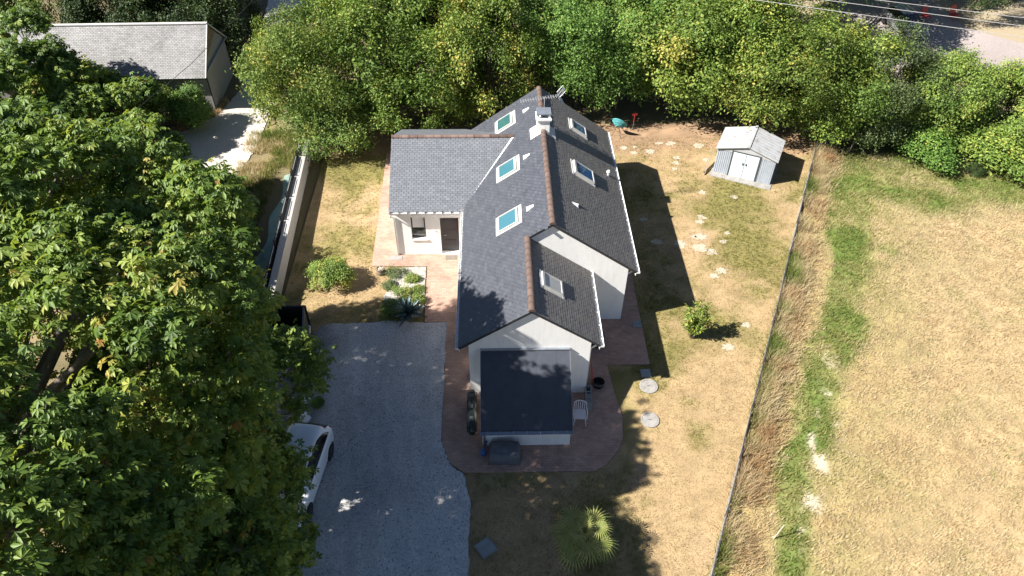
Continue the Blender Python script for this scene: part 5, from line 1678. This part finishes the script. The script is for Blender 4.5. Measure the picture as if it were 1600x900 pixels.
# barbecue-like dark cover right of the garage
bb = empty('folded_parasol', (4.35, 21.35, .056), .5, 'dark folded cover standing right of the garage eave', 'cover')
mb = MB(); mb.lathe([(.28, 0), (.34, .2), (.36, .55), (.25, .78), (.06, .86)], 14); mb.build('cover', M['door_dark'], bb, smooth=True)
MB().lathe([(.30, -.0), (.30, .03)], 14).build('foot', M['metal_dark'], bb)
# door mat
o = MB().box((-.28, -.16, 0), (.28, .16, .015)).build('door_mat', M['mat']); o.location = (-2.16, AYG-.08, .057); tagp(o, 'brown door mat before the dark door', 'mat')
# round concrete covers
for (x, y, r_, lab, mt) in [(6.32, 18.95, .38, 'round pale concrete cover, the farther of two', 'concrete'), (6.10, 17.25, .37, 'round grey concrete cover, the nearer of two', 'concrete')]:
    e = empty('manhole_cover', (x, y, 0), 0, lab, 'cover')
    MB().lathe([(r_, -.05), (r_, .05), (r_-.06, .055), (r_-.065, .03)], 30).build('rim', M['concrete'], e)
    MB().lathe([(r_-.07, -.04), (r_-.07, .04), (r_-.10, .046)], 30).build('lid', M[mt], e)
    MB().box((-.05, -.012, .045), (.05, .012, .055)).build('handle', M['metal_dark'], e)
for (x, y, s_, a, lab) in [(-.43, 12.0, .30, .62, 'square grey cover plate tilted in the front lawn'), (6.35, 22.45, .21, .05, 'small grey plate at the paving edge by the tall gable'), (6.30, 19.62, .22, .03, 'small grey plate on the grass corner by the paving')]:
    e = empty('cover_plate', (x, y, 0), a, lab, 'cover')
    MB().box((-s_, -s_, -.05), (s_, s_, .075)).build('frame', M['concrete_dark'], e, bevel=.01)
    MB().box((-s_*.86, -s_*.86, .07), (s_*.86, s_*.86, .085)).build('lid', M['block'], e, bevel=.008)
# teal wire chair
tc = empty('string_chair', (7.48, 38.15, 0), radians(150), 'teal round string chair on the far lawn', 'chair')
mb = MB()
Rr = .46
def bowl(a, q):
    x = cos(a)*Rr*q; y = sin(a)*Rr*1.15*q; z = .26*(q*q)
    # tilt so that the bowl leans back
    th = radians(52)
    yy = y*cos(th)-z*sin(th); zz = y*sin(th)+z*cos(th)
    return (x, yy+.10, zz+.68)
mb.tube([bowl(2*pi*k/28, 1) for k in range(29)], .022, 7); mb.build('rim', M['teal'], tc, smooth=True)
mb = MB()
for k in range(44):
    a = 2*pi*k/44; mb.tube([bowl(a, .18), bowl(a, .6), bowl(a, 1)], .0085, 4, caps=False)
for q in (.18, .45, .75):
    mb.tube([bowl(2*pi*k/28, q) for k in range(29)], .008, 4, caps=False)
mb.build('strings', M['teal'], tc)
sh_ = MB(); sh_.add([bowl(2*pi*k/20, .97) for k in range(20)]+[bowl(2*pi*k/20, .5) for k in range(20)]+[bowl(0, 0)],
      [(k, (k+1) % 20, 20+(k+1) % 20, 20+k) for k in range(20)]+[(20+k, 20+(k+1) % 20, 40) for k in range(20)])
sh_.build('sling', M['teal'], tc, smooth=True)
for a in (.5, 2.6, 4.4):
    MB().tube([(cos(a)*.12, sin(a)*.12+.05, .5), (cos(a)*.36, sin(a)*.34+.05, 0)], .014, 6).build('leg', M['wire_dark'], tc)
# red shovel by the hedge
rs = empty('red_post', (8.5, 38.9, 0), 0, 'red topped garden tool standing in the hedge shade', 'tool')
MB().tube([(0, 0, -.05), (.02, 0, .55)], .02, 7).build('shaft', M['steel'], rs)
MB().tube([(.02, 0, .5), (.03, 0, 1.0)], .04, 8).box((-.12, -.03, .95), (.17, .03, 1.05)).build('grip', M['redpaint'], rs)
# loose white lumps near the car
for (x, y, s_, lab) in [(-7.7, 18.4, .16, 'crumpled white bag under the chestnut beside the driveway, farther'), (-7.62, 17.5, .2, 'crumpled white bag under the chestnut right behind the car')]:
    mb = MB(); mb.lathe([(.3*s_, 0), (s_, .2*s_), (1.1*s_, .7*s_), (.6*s_, 1.2*s_), (.1*s_, 1.4*s_)], 9)
    rr_ = random.Random(int(s_*100)); mb.v = [(a+rr_.uniform(-.3, .3)*s_, b+rr_.uniform(-.3, .3)*s_, c+rr_.uniform(0, .2)*s_) for a, b, c in mb.v]
    o = mb.build('crumpled_bag', M['pvc']); o.location = (x, y, .03); tagp(o, lab, 'bag')

# ------------------------------------------------------------------ utility pole and lines
po = empty('utility_pole', (-11.4, 51.6, -.06), 0, 'pale concrete utility pole rising behind the hedge', 'pole')
MB().tube([(0, 0, -.2), (-.12, 0, 8.6)], [.19, .12], 12).build('shaft', M['pole'], po, smooth=True)
MB().box((-.75, -.05, 8.3), (.55, .05, 8.42)).build('cross_arm', M['metal_dark'], po)
for i, (a, b, lab) in enumerate([((14.1, 38.8), (25.5, 34.5), 'lowest of the three pale power lines'), ((17.8, 38.8), (26.9, 35.5), 'middle of the three pale power lines'), ((20.9, 38.7), (26.8, 36.7), 'highest of the three pale power lines')]):
    a, b = Vector((*a, 8)), Vector((*b, 8)); d = (b-a).normalized()
    o = MB().tube([a-d*45+Vector((0, 0, .5)), a-d*20+Vector((0, 0, .12)), a, b, b+d*12+Vector((0, 0, .2)), b+d*30+Vector((0, 0, .9))], .014, 5).build('power_line', M['wire'])
    tagp(o, lab, 'power line', 'power lines over the hedge')
o = MB().tube([(-11.5, 51.6, 8.3), (-13.5, 44, 6.6), (-15.8, 36, 5.8), (-19, 24, 5.9)], .014, 5).build('lane_cable', M['wire_dark'])
tagp(o, 'thin dark cable hanging over the pale lane', 'cable')
